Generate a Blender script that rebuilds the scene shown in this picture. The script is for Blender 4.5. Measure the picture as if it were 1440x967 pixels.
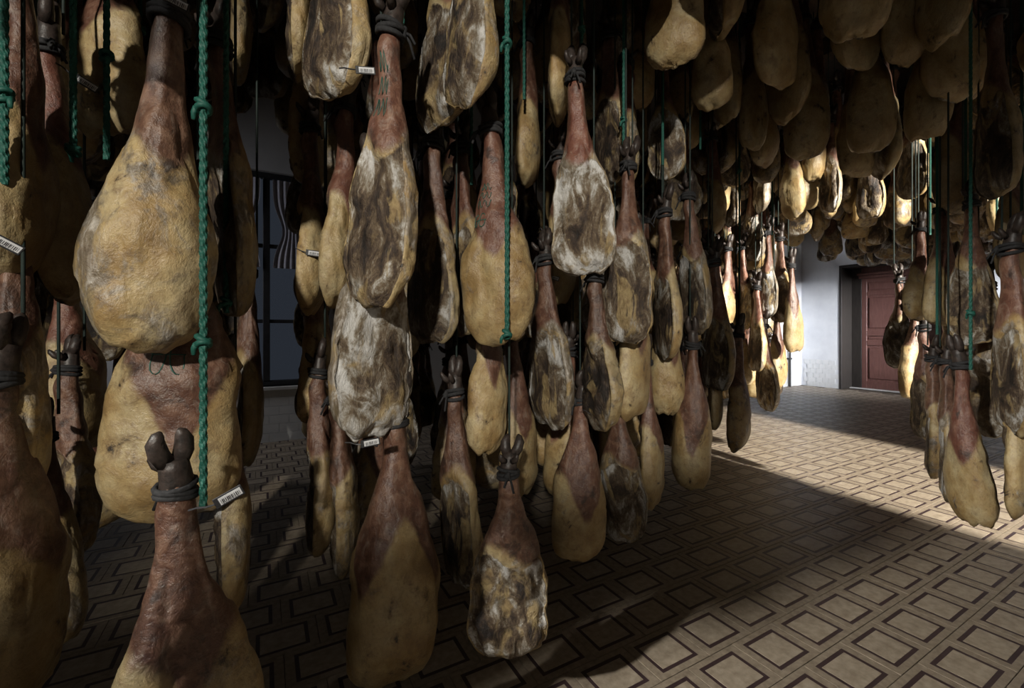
import bpy, bmesh, math, random
import numpy as np
from mathutils import Vector, Matrix, noise

for o in list(bpy.data.objects):
    bpy.data.objects.remove(o)
scene = bpy.context.scene
COL = scene.collection

# ------------------------------------------------------------------ camera
F, CX, CY, H = 626.0, 720.0, 464.0, 1.25          # focal length and horizon in pixels of 1440x967, eye height
FW = Vector((0.4868, 0.8735, 0.0)); RT = Vector((0.8735, -0.4868, 0.0))
cam_d = bpy.data.cameras.new('camera'); cam = bpy.data.objects.new('camera', cam_d); COL.objects.link(cam)
cam_d.sensor_fit = 'HORIZONTAL'; cam_d.sensor_width = 36.0; cam_d.lens = 36.0 * F / 1440.0
cam_d.shift_y = -(483.5 - CY) / 1440.0
cam_d.clip_start = 0.02; cam_d.clip_end = 100
cam.location = (0, 0, H)
cam.rotation_euler = (math.radians(90), 0, -math.atan2(FW.x, FW.y))
scene.camera = cam

# ------------------------------------------------------------------ world, light, exposure
vs = scene.view_settings
vs.view_transform = 'Standard'; vs.look = 'None'; vs.gamma = 1.0; vs.exposure = 0.0
vs.use_curve_mapping = False
world = bpy.data.worlds.new('world'); scene.world = world; world.use_nodes = True
bg = world.node_tree.nodes['Background']
bg.inputs[0].default_value = (0.62, 0.70, 0.85, 1); bg.inputs[1].default_value = 0.04

def area(name, loc, target, sx, sy, watts, color, spread=180):
    d = bpy.data.lights.new(name, 'AREA'); d.shape = 'RECTANGLE'; d.size = sx; d.size_y = sy
    d.energy = watts; d.color = color; d.spread = math.radians(spread)
    o = bpy.data.objects.new(name, d); COL.objects.link(o)
    o.location = loc
    o.rotation_euler = (Vector(target) - Vector(loc)).to_track_quat('-Z', 'Y').to_euler()
    return o

def spot(name, loc, target, watts, cone, radius, color, blend=0.1):
    d = bpy.data.lights.new(name, 'SPOT'); d.energy = watts; d.spot_size = math.radians(cone); d.spot_blend = blend
    d.shadow_soft_size = radius; d.color = color
    o = bpy.data.objects.new(name, d); COL.objects.link(o); o.location = loc
    o.rotation_euler = (Vector(target) - Vector(loc)).to_track_quat('-Z', 'Y').to_euler()
    return o

# low light from the yard falls through the tall doorway and the small high window of the right wall
spot('yard_doorway_light', (2.75, -12.5, 6.6), (4.9, 2.0, 1.0), 50000, 26, 0.28, (1.0, 0.94, 0.83))
spot('high_window_light', (-3.4, -5.2, 3.75), (0.3, 1.4, 1.7), 2300, 60, 0.13, (1.0, 0.94, 0.83))
spot('rear_floor_spot', (-3.6, 0.50, 3.3), (2.3, 0.40, 0.0), 1650, 37, 0.11, (1.0, 0.96, 0.88), 0.6)  # added spot that lights the aisle floor, no window is built for it
area('left_wall_fill', (-2.6, 4.9, 2.7), (0.3, 5.5, 0.7), 0.8, 1.0, 10, (0.95, 0.96, 1.0), 110)  # added fill lamp inside the room, brightens the left wall and floor there
area('rear_soft_fill', (-2.6, -2.3, 1.5), (0.5, 1.4, 0.7), 1.2, 1.4, 3.4, (1.0, 0.96, 0.90), 120)  # added soft fill that lifts the low hams, no window behind it
area('far_wall_fill', (8.6, -2.3, 2.9), (10.6, 5.2, 2.1), 0.8, 1.2, 300, (0.92, 0.95, 1.0), 36)  # added lamp to brighten the far wall, narrow to spare the floor



def pix(u, v, Y):
    """point seen at pixel (u, v) at depth Y metres in front of the camera"""
    return RT * ((u - CX) / F * Y) + FW * Y + Vector((0, 0, H - (v - CY) / F * Y))

def unpix(p):
    Y = p.dot(FW); X = p.dot(RT)
    if Y < 0.05:
        return None
    return CX + F * X / Y, CY - F * (p.z - H) / Y, Y

# ------------------------------------------------------------------ node helpers and materials
class NT:
    def __init__(s, name):
        s.m = bpy.data.materials.new(name); s.m.use_nodes = True
        s.t = s.m.node_tree; s.bsdf = s.t.nodes['Principled BSDF']
    def n(s, kind, ins=None, **kw):
        nd = s.t.nodes.new(kind)
        for k, v in kw.items():
            setattr(nd, k, v)
        for k, v in (ins or {}).items():
            sock = nd.inputs[k]
            if isinstance(v, bpy.types.NodeSocket):
                s.t.links.new(v, sock)
            else:
                sock.default_value = v
        return nd
    def link(s, a, b):
        s.t.links.new(a, b)
    def math(s, op, a, b=0.0, clamp=False):
        return s.n('ShaderNodeMath', {0: a, 1: b}, operation=op, use_clamp=clamp).outputs[0]
    def vmath(s, op, a, b):
        return s.n('ShaderNodeVectorMath', {0: a, 1: b}, operation=op).outputs[0]
    def ramp(s, fac, stops, interp='LINEAR'):
        nd = s.n('ShaderNodeValToRGB', {0: fac}); cr = nd.color_ramp; cr.interpolation = interp
        while len(cr.elements) < len(stops):
            cr.elements.new(0.5)
        for e, (p, c) in zip(cr.elements, stops):
            e.position = p
            e.color = (c, c, c, 1) if isinstance(c, (int, float)) else (*c, 1)
        return nd.outputs[0]
    def mix(s, fac, a, b, blend='MIX'):
        nd = s.t.nodes.new('ShaderNodeMix'); nd.data_type = 'RGBA'; nd.blend_type = blend
        for sock, v in ((nd.inputs[0], fac), (nd.inputs[6], a), (nd.inputs[7], b)):
            if isinstance(v, bpy.types.NodeSocket):
                s.t.links.new(v, sock)
            else:
                sock.default_value = (*v, 1) if isinstance(v, tuple) and len(v) == 3 else v
        return nd.outputs[2]
    def noise(s, vec, scale, detail=4, rough=0.55, dist=0.0):
        return s.n('ShaderNodeTexNoise', {'Vector': vec, 'Scale': scale, 'Detail': detail, 'Roughness': rough, 'Distortion': dist}).outputs[0]
    def attr(s, name):
        return s.n('ShaderNodeAttribute', attribute_name=name).outputs['Fac']
    def smooth(s, v, a, b):
        nd = s.n('ShaderNodeMapRange', {0: v, 1: a, 2: b, 3: 0.0, 4: 1.0}, interpolation_type='SMOOTHSTEP')
        return nd.outputs[0]
    def bump(s, h, strength, dist=0.01, normal=None):
        nd = s.n('ShaderNodeBump', {'Height': h, 'Strength': strength, 'Distance': dist})
        if normal is not None:
            s.link(normal, nd.inputs['Normal'])
        return nd.outputs[0]
    def out(s, col, rough, normal=None, spec=0.5):
        for k, v in (('Base Color', col), ('Roughness', rough), ('Specular IOR Level', spec)):
            if isinstance(v, bpy.types.NodeSocket):
                s.link(v, s.bsdf.inputs[k])
            else:
                s.bsdf.inputs[k].default_value = (*v, 1) if isinstance(v, tuple) else v
        if normal is not None:
            s.link(normal, s.bsdf.inputs['Normal'])
        return s.m

def ham_material():
    k = NT('cured_ham_meat')
    oi = k.n('ShaderNodeObjectInfo')
    rnd = oi.outputs['Random']
    off = k.n('ShaderNodeCombineXYZ', {0: k.math('MULTIPLY', rnd, 31.0), 1: k.math('MULTIPLY', rnd, 57.0), 2: k.math('MULTIPLY', rnd, 17.0)}).outputs[0]
    tc = k.n('ShaderNodeTexCoord').outputs['Object']
    v = k.vmath('ADD', tc, off)
    vs_ = k.vmath('MULTIPLY', v, (1.0, 1.0, 0.55))
    sep = k.n('ShaderNodeSeparateColor', {0: oi.outputs['Color']})
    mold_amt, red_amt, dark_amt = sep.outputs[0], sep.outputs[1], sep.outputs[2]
    big = k.noise(v, 7.0, 4, 0.6)
    mid = k.noise(v, 24.0, 6, 0.65, 0.4)
    fine = k.noise(v, 110.0, 4, 0.7)
    streak = k.noise(vs_, 26.0, 6, 0.7, 1.2)
    blot = k.noise(k.vmath('ADD', v, (9.1, 3.7, 5.2)), 11.0, 5, 0.65, 0.6)
    # fat
    fat = k.ramp(big, [(0.24, (0.20, 0.120, 0.042)), (0.38, (0.32, 0.215, 0.090)), (0.50, (0.42, 0.315, 0.155)), (0.62, (0.46, 0.375, 0.215)), (0.76, (0.26, 0.205, 0.125))])
    fat = k.mix(k.ramp(mid, [(0.38, 0.0), (0.78, 0.65)]), fat, (0.21, 0.135, 0.065))
    fat = k.mix(k.ramp(fine, [(0.50, 0.0), (0.72, 0.38)]), fat, (0.13, 0.09, 0.05))
    sp = k.math('ADD', blot, k.math('MULTIPLY', k.math('SUBTRACT', mid, 0.5), 0.55))
    fat = k.mix(k.ramp(sp, [(0.56, 0.0), (0.66, 0.45)]), fat, (0.14, 0.085, 0.045))
    fat = k.mix(k.ramp(sp, [(0.66, 0.0), (0.715, 0.9)]), fat, (0.028, 0.023, 0.020))
    # grey mould patches on the fat
    mm = k.math('ADD', k.noise(k.vmath('ADD', v, (2.3, 7.9, 1.1)), 6.5, 6, 0.68, 0.8), k.math('MULTIPLY', k.math('SUBTRACT', mold_amt, 0.5), 0.36))
    mould = k.ramp(mm, [(0.53, 0.0), (0.63, 1.0)])
    mcol = k.ramp(streak, [(0.34, (0.030, 0.025, 0.022)), (0.5, (0.14, 0.12, 0.10)), (0.66, (0.44, 0.425, 0.40))])
    fat = k.mix(k.math('MULTIPLY', mould, 0.8), fat, mcol)
    # cut face: dark meat, grey and white mould, ribbons of yellow fat
    zone = k.math('ADD', k.noise(k.vmath('ADD', k.vmath('MULTIPLY', v, (1.0, 1.0, 0.62)), (5.5, 1.2, 8.8)), 10.0, 8, 0.66, 0.9), k.math('MULTIPLY', k.math('SUBTRACT', mold_amt, 0.68), 0.24))
    zone = k.math('ADD', zone, k.math('MULTIPLY', k.math('SUBTRACT', streak, 0.5), 0.22))
    zone = k.math('ADD', zone, k.math('MULTIPLY', k.math('SUBTRACT', fine, 0.5), 0.16))
    zone = k.math('SUBTRACT', zone, k.math('MULTIPLY', k.math('SUBTRACT', k.attr('core'), 0.35), 0.13))
    face = k.ramp(zone, [(0.30, (0.014, 0.010, 0.008)), (0.41, (0.050, 0.032, 0.021)), (0.49, (0.125, 0.088, 0.052)), (0.55, (0.235, 0.205, 0.16)), (0.63, (0.48, 0.465, 0.44)), (0.74, (0.62, 0.615, 0.60))])
    rib = k.ramp(k.noise(k.vmath('ADD', k.vmath('MULTIPLY', v, (1.0, 1.0, 0.5)), (1.5, 9.2, 3.3)), 9.0, 4, 0.55, 1.2), [(0.55, 0.0), (0.63, 0.85)])
    face = k.mix(rib, face, k.mix(k.ramp(mid, [(0.35, 0.0), (0.7, 1.0)]), (0.42, 0.32, 0.155), (0.17, 0.105, 0.045)))
    # skin of the shank
    skin = k.ramp(mid, [(0.28, (0.035, 0.019, 0.014)), (0.5, (0.112, 0.060, 0.038)), (0.70, (0.225, 0.138, 0.092))])
    skin = k.mix(k.math('MULTIPLY', red_amt, 0.42), skin, (0.23, 0.072, 0.055))
    skin = k.mix(k.ramp(streak, [(0.54, 0.0), (0.74, 0.6)]), skin, (0.32, 0.26, 0.21))
    skin = k.mix(k.ramp(blot, [(0.56, 0.0), (0.68, 0.8)]), skin, (0.03, 0.022, 0.02))
    # masks
    edge = k.math('MULTIPLY', k.math('SUBTRACT', mid, 0.5), 0.9)
    edge2 = k.math('MULTIPLY', k.math('SUBTRACT', big, 0.5), 0.9)
    fm = k.smooth(k.math('ADD', k.math('ADD', k.attr('face'), edge), edge2), 0.38, 0.58)
    sm = k.smooth(k.math('ADD', k.attr('skin'), k.math('ADD', k.math('MULTIPLY', edge, 0.5), k.math('MULTIPLY', edge2, 0.5))), 0.25, 0.75)
    col = k.mix(fm, fat, face)
    col = k.mix(sm, col, skin)
    dk = k.math('SUBTRACT', 1.08, k.math('MULTIPLY', dark_amt, 0.6))  # dark value: random tone on fill hams, painted shade on the listed ones
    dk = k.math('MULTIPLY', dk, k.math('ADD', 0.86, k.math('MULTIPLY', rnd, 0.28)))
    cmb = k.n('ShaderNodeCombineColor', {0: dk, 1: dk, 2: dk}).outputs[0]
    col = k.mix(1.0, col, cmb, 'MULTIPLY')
    rough = k.math('ADD', 0.29, k.math('MULTIPLY', fm, 0.26))
    rough = k.math('ADD', rough, k.math('MULTIPLY', mid, 0.16))
    hgt = k.math('ADD', k.math('MULTIPLY', mid, 0.6), k.math('MULTIPLY', fine, 0.22))
    hgt = k.math('ADD', hgt, k.math('MULTIPLY', k.math('MULTIPLY', streak, fm), 1.6))
    return k.out(col, rough, k.bump(hgt, 0.7, 0.013), 0.5)

def plain(name, c1, c2, scale=20.0, rough=0.6, bump=0.2, dist=0.003, stretch=(1, 1, 1), spec=0.4):
    k = NT(name)
    tc = k.n('ShaderNodeTexCoord').outputs['Object']
    rnd = k.n('ShaderNodeObjectInfo').outputs['Random']
    v = k.vmath('MULTIPLY', tc, stretch)
    v = k.vmath('ADD', v, k.n('ShaderNodeCombineXYZ', {0: k.math('MULTIPLY', rnd, 23.0), 1: k.math('MULTIPLY', rnd, 41.0)}).outputs[0])
    nz = k.noise(v, scale, 5, 0.6)
    col = k.mix(k.ramp(nz, [(0.3, 0.0), (0.7, 1.0)]), c1, c2)
    return k.out(col, rough, k.bump(nz, bump, dist) if bump else None, spec)

M_HAM = ham_material()
M_HOOF = plain('hoof_horn', (0.012, 0.010, 0.009), (0.055, 0.040, 0.034), 60, 0.45, 0.5, 0.004)
M_CORD = plain('black_cord', (0.012, 0.012, 0.013), (0.03, 0.03, 0.032), 120, 0.85, 0.5, 0.003)
M_ROPE = plain('green_rope_fibre', (0.007, 0.062, 0.046), (0.016, 0.11, 0.082), 160, 0.6, 0.3, 0.002)
M_CORD2 = plain('dark_hanging_cord', (0.010, 0.016, 0.014), (0.018, 0.034, 0.028), 90, 0.7, 0.3, 0.002)
M_TAGD = plain('tag_dark_plastic', (0.02, 0.02, 0.022), (0.035, 0.035, 0.038), 40, 0.4, 0)
M_TAGW = plain('tag_white_paper', (0.52, 0.53, 0.55), (0.62, 0.62, 0.63), 80, 0.55, 0)
M_INK = plain('green_ink', (0.015, 0.075, 0.055), (0.03, 0.11, 0.085), 90, 0.5, 0)
M_TILE_L = plain('tile_lane_cement', (0.17, 0.135, 0.098), (0.30, 0.248, 0.188), 38, 0.50, 0.35, 0.002)
M_TILE_D = plain('tile_dark_border', (0.028, 0.016, 0.018), (0.050, 0.030, 0.032), 20, 0.48, 0.2, 0.002)
M_TILE_C = plain('tile_sand_panel', (0.22, 0.178, 0.130), (0.37, 0.312, 0.240), 30, 0.46, 0.35, 0.002)
M_GROUT = plain('floor_grout', (0.09, 0.07, 0.05), (0.13, 0.10, 0.08), 30, 0.9, 0.3)
M_WALL = plain('lime_plaster', (0.56, 0.57, 0.60), (0.66, 0.67, 0.69), 3.0, 0.85, 0.25, 0.01)
M_GLAZE = plain('white_glazed_tile', (0.58, 0.59, 0.60), (0.66, 0.66, 0.66), 9.0, 0.25, 0.05)
M_CEIL = plain('ceiling_board', (0.03, 0.022, 0.016), (0.06, 0.042, 0.03), 6, 0.8, 0.4, 0.01, (1, 6, 1))
M_BEAM = plain('beam_wood', (0.03, 0.02, 0.013), (0.07, 0.045, 0.03), 7, 0.75, 0.5, 0.01, (1, 7, 7))
M_DOOR = plain('door_brown_paint', (0.105, 0.045, 0.038), (0.16, 0.075, 0.062), 9, 0.45, 0.2, 0.004, (4, 4, 0.6))
M_JAMB = plain('door_jamb_dark', (0.018, 0.014, 0.012), (0.032, 0.026, 0.022), 8, 0.6, 0.2, 0.004, (4, 4, 0.6))
M_FRAME = plain('window_dark_frame', (0.018, 0.018, 0.02), (0.035, 0.035, 0.038), 12, 0.5, 0.1)
M_STONE = plain('pale_threshold_stone', (0.45, 0.44, 0.43), (0.6, 0.59, 0.57), 9, 0.6, 0.2)
M_CURT = plain('grey_lavender_curtain', (0.42, 0.42, 0.50), (0.55, 0.55, 0.62), 30, 0.9, 0.2)
M_IRON = plain('dark_iron', (0.02, 0.02, 0.02), (0.045, 0.04, 0.038), 30, 0.5, 0.2)

def glass_material():
    k = NT('window_glass')
    k.bsdf.inputs['Transmission Weight'].default_value = 1.0
    k.bsdf.inputs['IOR'].default_value = 1.1
    return k.out((0.75, 0.8, 0.88), 0.12)
M_GLASS = glass_material()

# ------------------------------------------------------------------ object helpers
def link(name, me, parent=None, mats=()):
    for m in mats:
        me.materials.append(m)
    o = bpy.data.objects.new(name, me); COL.objects.link(o)
    if parent is not None:
        o.parent = parent
    return o

def tag(o, label, cat, group=None, kind=None):
    if label: o['label'] = label
    if cat: o['category'] = cat
    if group: o['group'] = group
    if kind: o['kind'] = kind
    return o

def smooth_mesh(me):
    me.polygons.foreach_set('use_smooth', [True] * len(me.polygons))

def mesh(name, verts, faces, smooth=False, mats=(), midx=None):
    me = bpy.data.meshes.new(name)
    me.from_pydata([tuple(map(float, v)) for v in verts], [], faces)
    for m in mats:
        me.materials.append(m)
    if midx is not None:
        me.polygons.foreach_set('material_index', midx)
    if smooth:
        smooth_mesh(me)
    me.update()
    return me

class Geo:
    def __init__(s):
        s.v = []; s.f = []; s.m = []
    def box(s, x0, x1, y0, y1, z0, z1, mi=0, bev=0.0):
        b = len(s.v)
        if bev <= 0:
            s.v += [(x, y, z) for z in (z0, z1) for y in (y0, y1) for x in (x0, x1)]
            q = [(0, 2, 3, 1), (4, 5, 7, 6), (0, 1, 5, 4), (2, 6, 7, 3), (0, 4, 6, 2), (1, 3, 7, 5)]
            s.f += [tuple(b + i for i in f) for f in q]; s.m += [mi] * 6
        else:
            bm = bmesh.new()
            bmesh.ops.create_cube(bm, size=1.0)
            for w in bm.verts:
                w.co = Vector(((x0 + x1) / 2 + w.co.x * (x1 - x0), (y0 + y1) / 2 + w.co.y * (y1 - y0), (z0 + z1) / 2 + w.co.z * (z1 - z0)))
            bmesh.ops.bevel(bm, geom=bm.edges[:], offset=bev, segments=1, affect='EDGES')
            bm.verts.index_update()
            s.v += [tuple(w.co) for w in bm.verts]
            s.f += [tuple(b + w.index for w in f.verts) for f in bm.faces]; s.m += [mi] * len(bm.faces)
            bm.free()
        return s
    def tube(s, pts, rad, n=8, mi=0, cap=True):
        pts = [Vector(p) for p in pts]; b = len(s.v)
        rads = rad if isinstance(rad, (list, tuple)) else [rad] * len(pts)
        up = Vector((0.31, 0.17, 0.93))
        for i, p in enumerate(pts):
            d = (pts[min(i + 1, len(pts) - 1)] - pts[max(i - 1, 0)]).normalized()
            if abs(d.dot(up)) > 0.97: up = Vector((1, 0.1, 0))
            a = d.cross(up).normalized(); c = d.cross(a)
            for k in range(n):
                t = 2 * math.pi * k / n
                s.v.append(tuple(p + (a * math.cos(t) + c * math.sin(t)) * rads[i]))
        for i in range(len(pts) - 1):
            for k in range(n):
                k2 = (k + 1) % n
                s.f.append((b + i * n + k, b + i * n + k2, b + (i + 1) * n + k2, b + (i + 1) * n + k)); s.m.append(mi)
        if cap:
            s.f.append(tuple(b + k for k in reversed(range(n)))); s.m.append(mi)
            s.f.append(tuple(b + (len(pts) - 1) * n + k for k in range(n))); s.m.append(mi)
        return s
    def me(s, name, mats, smooth=False):
        return mesh(name, s.v, s.f, smooth, mats, s.m)

# ------------------------------------------------------------------ room
XF, XB, YL, YR, ZC = 10.7, -3.8, 5.65, -2.6, 4.55   # far, rear, left, right wall and ceiling

floor = link('floor', Geo().box(XB - .2, XF + 1.0, YR - .2, YL + .2, -0.12, -0.012).me('floor', [M_GROUT]))
floor['kind'] = 'structure'
AP, BP = 0.2011, 0.26                                # tile pitch across and along the rows
def tile_mesh():
    g = Geo(); ha, hb = AP / 2 - 0.0012, BP / 2 - 0.0012
    da, db = 0.0759, 0.0956; wa, wb = 0.0150, 0.0150
    # local x along the row (b), y across (a)
    def ring(x1, y1, z1, x2, y2, z2, mi):
        b = len(g.v)
        g.v.extend([(-x1, -y1, z1), (x1, -y1, z1), (x1, y1, z1), (-x1, y1, z1), (-x2, -y2, z2), (x2, -y2, z2), (x2, y2, z2), (-x2, y2, z2)])
        for k in range(4):
            g.f.append((b + k, b + (k + 1) % 4, b + 4 + (k + 1) % 4, b + 4 + k)); g.m.append(mi)
    ring(hb, ha, -0.012, hb, ha, -0.001, 0)
    ring(hb, ha, -0.001, hb - .001, ha - .001, 0.0, 0)
    ring(hb - .001, ha - .001, 0.0, db, da, 0.0, 0)
    ring(db, da, 0.0, db - .0008, da - .0008, -0.0006, 1)
    ring(db - .0008, da - .0008, -0.0006, db - wb, da - wa, -0.0006, 1)
    ring(db - wb, da - wa, -0.0006, db - wb - .001, da - wa - .001, 0.0003, 2)
    b = len(g.v); x, y = db - wb - .001, da - wa - .001
    g.v.extend([(-x, -y, .0003), (x, -y, .0003), (x, y, .0003), (-x, y, .0003)]); g.f.append((b, b + 1, b + 2, b + 3)); g.m.append(2)
    return g.me('tile', [M_TILE_L, M_TILE_D, M_TILE_C])
TILE = tile_mesh()
tiles = []
for i in range(-40, 45):
    a = (i * 0.7736 - 3.9353) * BP
    if not (YR < -a < YL): continue
    for j in range(-30, 60):
        b = (j + (0.5 if i % 2 else 0.0) + 6.7576) * BP
        if not (XB < b < XF): continue
        tiles.append((b, -a))
rt = random.Random(5)
ranked = []
for x, y in tiles:
    q = unpix(Vector((x, y, 0)))
    hidden = q is None or not (-40 < q[0] < 1480 and 480 < q[1] < 1010)
    if not hidden and q[0] < 620 and not (60 < q[0] < 480 and q[1] > 690): hidden = True
    ranked.append((1e9 if hidden else q[2], x, y))
ranked.sort()
single = set((x, y) for d, x, y in ranked[:290] if d < 1e8)
g = Geo()
tv = np.array([tuple(v.co) for v in TILE.vertices]); tf = [tuple(p.vertices) for p in TILE.polygons]; tm = [p.material_index for p in TILE.polygons]
for x, y in tiles:
    dz = rt.uniform(-0.0006, 0.0006)
    if (x, y) in single:
        o = link('tile', TILE, floor); o.location = (x, y, dz); o.rotation_euler = (rt.uniform(-.003, .003), rt.uniform(-.003, .003), rt.choice((0, math.pi)))
    else:
        b0 = len(g.v); g.v.extend((tv + np.array((x, y, dz))).tolist()); g.f.extend(tuple(b0 + k for k in f) for f in tf); g.m.extend(tm)
o = link('distant_tile', g.me('distant_tile', [M_TILE_L, M_TILE_D, M_TILE_C]), floor); o['kind'] = 'stuff'

ceil = link('ceiling', Geo().box(XB - .2, XF + 1.0, YR - .2, YL + .2, ZC, ZC + .15).me('ceiling', [M_CEIL])); ceil['kind'] = 'structure'
for x in np.arange(-3.2, 10.6, 1.1):
    link('beam', Geo().box(x - .08, x + .08, YR, YL, ZC - .2, ZC - .001).me('beam', [M_BEAM]), ceil)

def dado(wall, axis, c, lo, hi, zt, tw=0.20, th=0.10, sgn=-1):
    """glazed tiles standing 6 mm proud of a wall; axis 'x': wall runs along x at y = c"""
    g = Geo()
    if axis == 'x': g.box(-tw / 2 + .0015, tw / 2 - .0015, -0.004, 0.004, -th / 2 + .0015, th / 2 - .0015, 0, 0.0012)
    else: g.box(-0.004, 0.004, -tw / 2 + .0015, tw / 2 - .0015, -th / 2 + .0015, th / 2 - .0015, 0, 0.0012)
    me = g.me('tile', [M_GLAZE])
    r = 0; z = th / 2
    while z < zt:
        p = lo + (tw / 2 if r % 2 == 0 else tw)
        while p + tw / 2 <= hi + 1e-6:
            o = link('tile', me, wall)
            o.location = (p, c, z) if axis == 'x' else (c, p, z)
            p += tw
        z += th; r += 1

# left wall with one window opening
WX0, WX1, WZ0, WZ1 = -0.50, 0.55, 0.62, 3.02
g = Geo()
g.box(XB, WX0, YL, YL + .3, 0, ZC); g.box(WX1, XF, YL, YL + .3, 0, ZC)
g.box(WX0, WX1, YL, YL + .3, 0, WZ0); g.box(WX0, WX1, YL, YL + .3, WZ1, ZC)
wl = link('wall_left', g.me('wall_left', [M_WALL])); wl['kind'] = 'structure'
dado(wl, 'x', YL - .004, -0.75, 0.75, 0.60)
dado(wl, 'x', YL - .004, XF - 0.8, XF - .02, 0.60)
g = Geo()
fw_ = 0.06
g.box(WX0, WX0 + fw_, YL + .06, YL + .14, WZ0, WZ1, 0, .006); g.box(WX1 - fw_, WX1, YL + .06, YL + .14, WZ0, WZ1, 0, .006)
g.box(WX0 + fw_, WX1 - fw_, YL + .06, YL + .14, WZ0, WZ0 + fw_, 0, .006); g.box(WX0 + fw_, WX1 - fw_, YL + .06, YL + .14, WZ1 - fw_, WZ1, 0, .006)
win = link('window_1', g.me('window_frame', [M_FRAME])); win['kind'] = 'structure'
xm = (WX0 + WX1) / 2
link('mullion', Geo().box(xm - .035, xm + .035, YL + .055, YL + .135, WZ0 + fw_, WZ1 - fw_, 0, .005).me('mullion', [M_FRAME]), win)
for zz in (1.35, 2.2):
    link('transom', Geo().box(WX0 + fw_, WX1 - fw_, YL + .07, YL + .13, zz - .02, zz + .02, 0, .004).me('transom', [M_FRAME]), win)
for x0, x1 in ((WX0 + fw_, xm - .035), (xm + .035, WX1 - fw_)):
    for z0, z1 in ((WZ0 + fw_, 1.33), (1.37, 2.18), (2.22, WZ1 - fw_)):
        link('pane', Geo().box(x0, x1, YL + .095, YL + .10, z0, z1).me('pane', [M_GLASS]), win)
link('window_sill', Geo().box(WX0 - .05, WX1 + .05, YL - .05, YL + .2, WZ0 - .04, WZ0, 0, .006).me('window_sill', [M_STONE]), win)
for k, (x0, x1) in enumerate(((WX0 + .03, xm - .06), (xm + .06, WX1 - .03))):
    vs_c, fs = [], []
    nx, nz = 40, 24
    for th in (0, .004):
        for iz in range(nz + 1):
            w = iz / nz; z = 1.95 + (WZ1 - .08 - 1.95) * w
            pin = 1 - .45 * math.exp(-((w - .42) / .22) ** 2)
            for ix in range(nx + 1):
                s = ix / nx - .5
                x = (x0 + x1) / 2 + s * (x1 - x0) * pin
                vs_c.append((x, YL + .03 + .009 * math.sin(s * 44 + k) * (.5 + .5 * pin) + th, z))
    n1 = (nx + 1) * (nz + 1)
    for iz in range(nz):
        for ix in range(nx):
            q = (iz * (nx + 1) + ix, iz * (nx + 1) + ix + 1, (iz + 1) * (nx + 1) + ix + 1, (iz + 1) * (nx + 1) + ix)
            fs.append(q); fs.append(tuple(n1 + t for t in reversed(q)))
    o = link('curtain', mesh('curtain', vs_c, fs, True, [M_CURT]))
    tag(o, ['grey lavender curtain in the left half of the dark framed window', 'grey lavender curtain in the right half of the dark framed window'][k], 'curtain', 'curtains of the window behind the hams')

# far wall with the door recess
DY1, DY0, DZ, DD = 4.89, 2.75, 2.62, 0.42
g = Geo()
g.box(XF, XF + 1.0, DY1, YL + .3, 0, ZC); g.box(XF, XF + 1.0, YR, DY0, 0, ZC); g.box(XF, XF + 1.0, DY0, DY1, DZ, ZC)
wf = link('wall_far', g.me('wall_far', [M_WALL])); wf['kind'] = 'structure'
dado(wf, 'y', XF - .004, DY1 + .01, YL - .01, 0.60, 0.125, 0.10)
g = Geo()
xd = XF + DD
g.box(XF - .01, xd + .05, DY1 - .05, DY1 - .001, 0, DZ - .05, 0, .005); g.box(XF - .01, xd + .05, DY0 + .001, DY0 + .05, 0, DZ - .05, 0, .005)
g.box(XF - .01, xd + .05, DY0 + .001, DY1 - .001, DZ - .05, DZ - .001, 0, .005)
g.box(xd, xd + .05, DY1 - .23, DY1 - .05, 0, DZ - .05, 0, .004); g.box(xd, xd + .05, DY0 + .05, DY0 + .23, 0, DZ - .05, 0, .004)
tr = link('trim_1', g.me('door_casing', [M_JAMB])); tr['kind'] = 'structure'
link('cornice', Geo().box(xd - .10, xd + .04, DY0 + .23, DY1 - .18, 2.40, 2.46, 0, .01).box(xd - .06, xd + .04, DY0 + .23, DY1 - .2, 2.34, 2.40, 0, .008).box(xd, xd + .05, DY0 + .23, DY1 - .23, 2.46, DZ - .05).me('cornice', [M_DOOR]), tr)
def door_leaf(n, y0, y1):
    g = Geo(); zt = 2.34; s = .09; x0, x1 = xd, xd + .05
    g.box(x0, x1, y0, y0 + s, .02, zt, 0, .004); g.box(x0, x1, y1 - s, y1, .02, zt, 0, .004)
    for z0, z1 in ((.02, .18), (.93, 1.03), (1.13, 1.24), (1.98, 2.06), (2.26, zt)):
        g.box(x0, x1, y0 + s, y1 - s, z0, z1, 0, .004)
    d = link('door_%d' % n, g.me('door_stiles', [M_DOOR])); d['kind'] = 'structure'
    for z0, z1 in ((.18, .93), (1.03, 1.13), (1.24, 1.98), (2.06, 2.26)):
        pg = Geo().box(x0 + .022, x1 - .005, y0 + s - .004, y1 - s + .004, z0 - .004, z1 + .004)
        if z1 - z0 > .3:
            ym = (y0 + y1) / 2; hw = (y1 - y0) / 2 - s - .035
            pg.box(x0 + .006, x0 + .024, ym - hw, ym + hw, z0 + .05, z1 - .05, 0, .012)
        else:
            pg.box(x0 + .010, x0 + .024, y0 + s + .03, y1 - s - .03, z0 + .03, z1 - .03, 0, .008)
        link('panel', pg.me('panel', [M_DOOR]), d)
    h = Geo().tube([(x0 - .05, y0 + .05, 1.08), (x0, y0 + .05, 1.08)], [.022, .012], 10).me('door_handle', [M_IRON], True)
    link('door_handle', h, d)
ya, yb = DY0 + .235, DY1 - .235
door_leaf(1, (ya + yb) / 2 + .003, yb); door_leaf(2, ya, (ya + yb) / 2 - .003)
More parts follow.
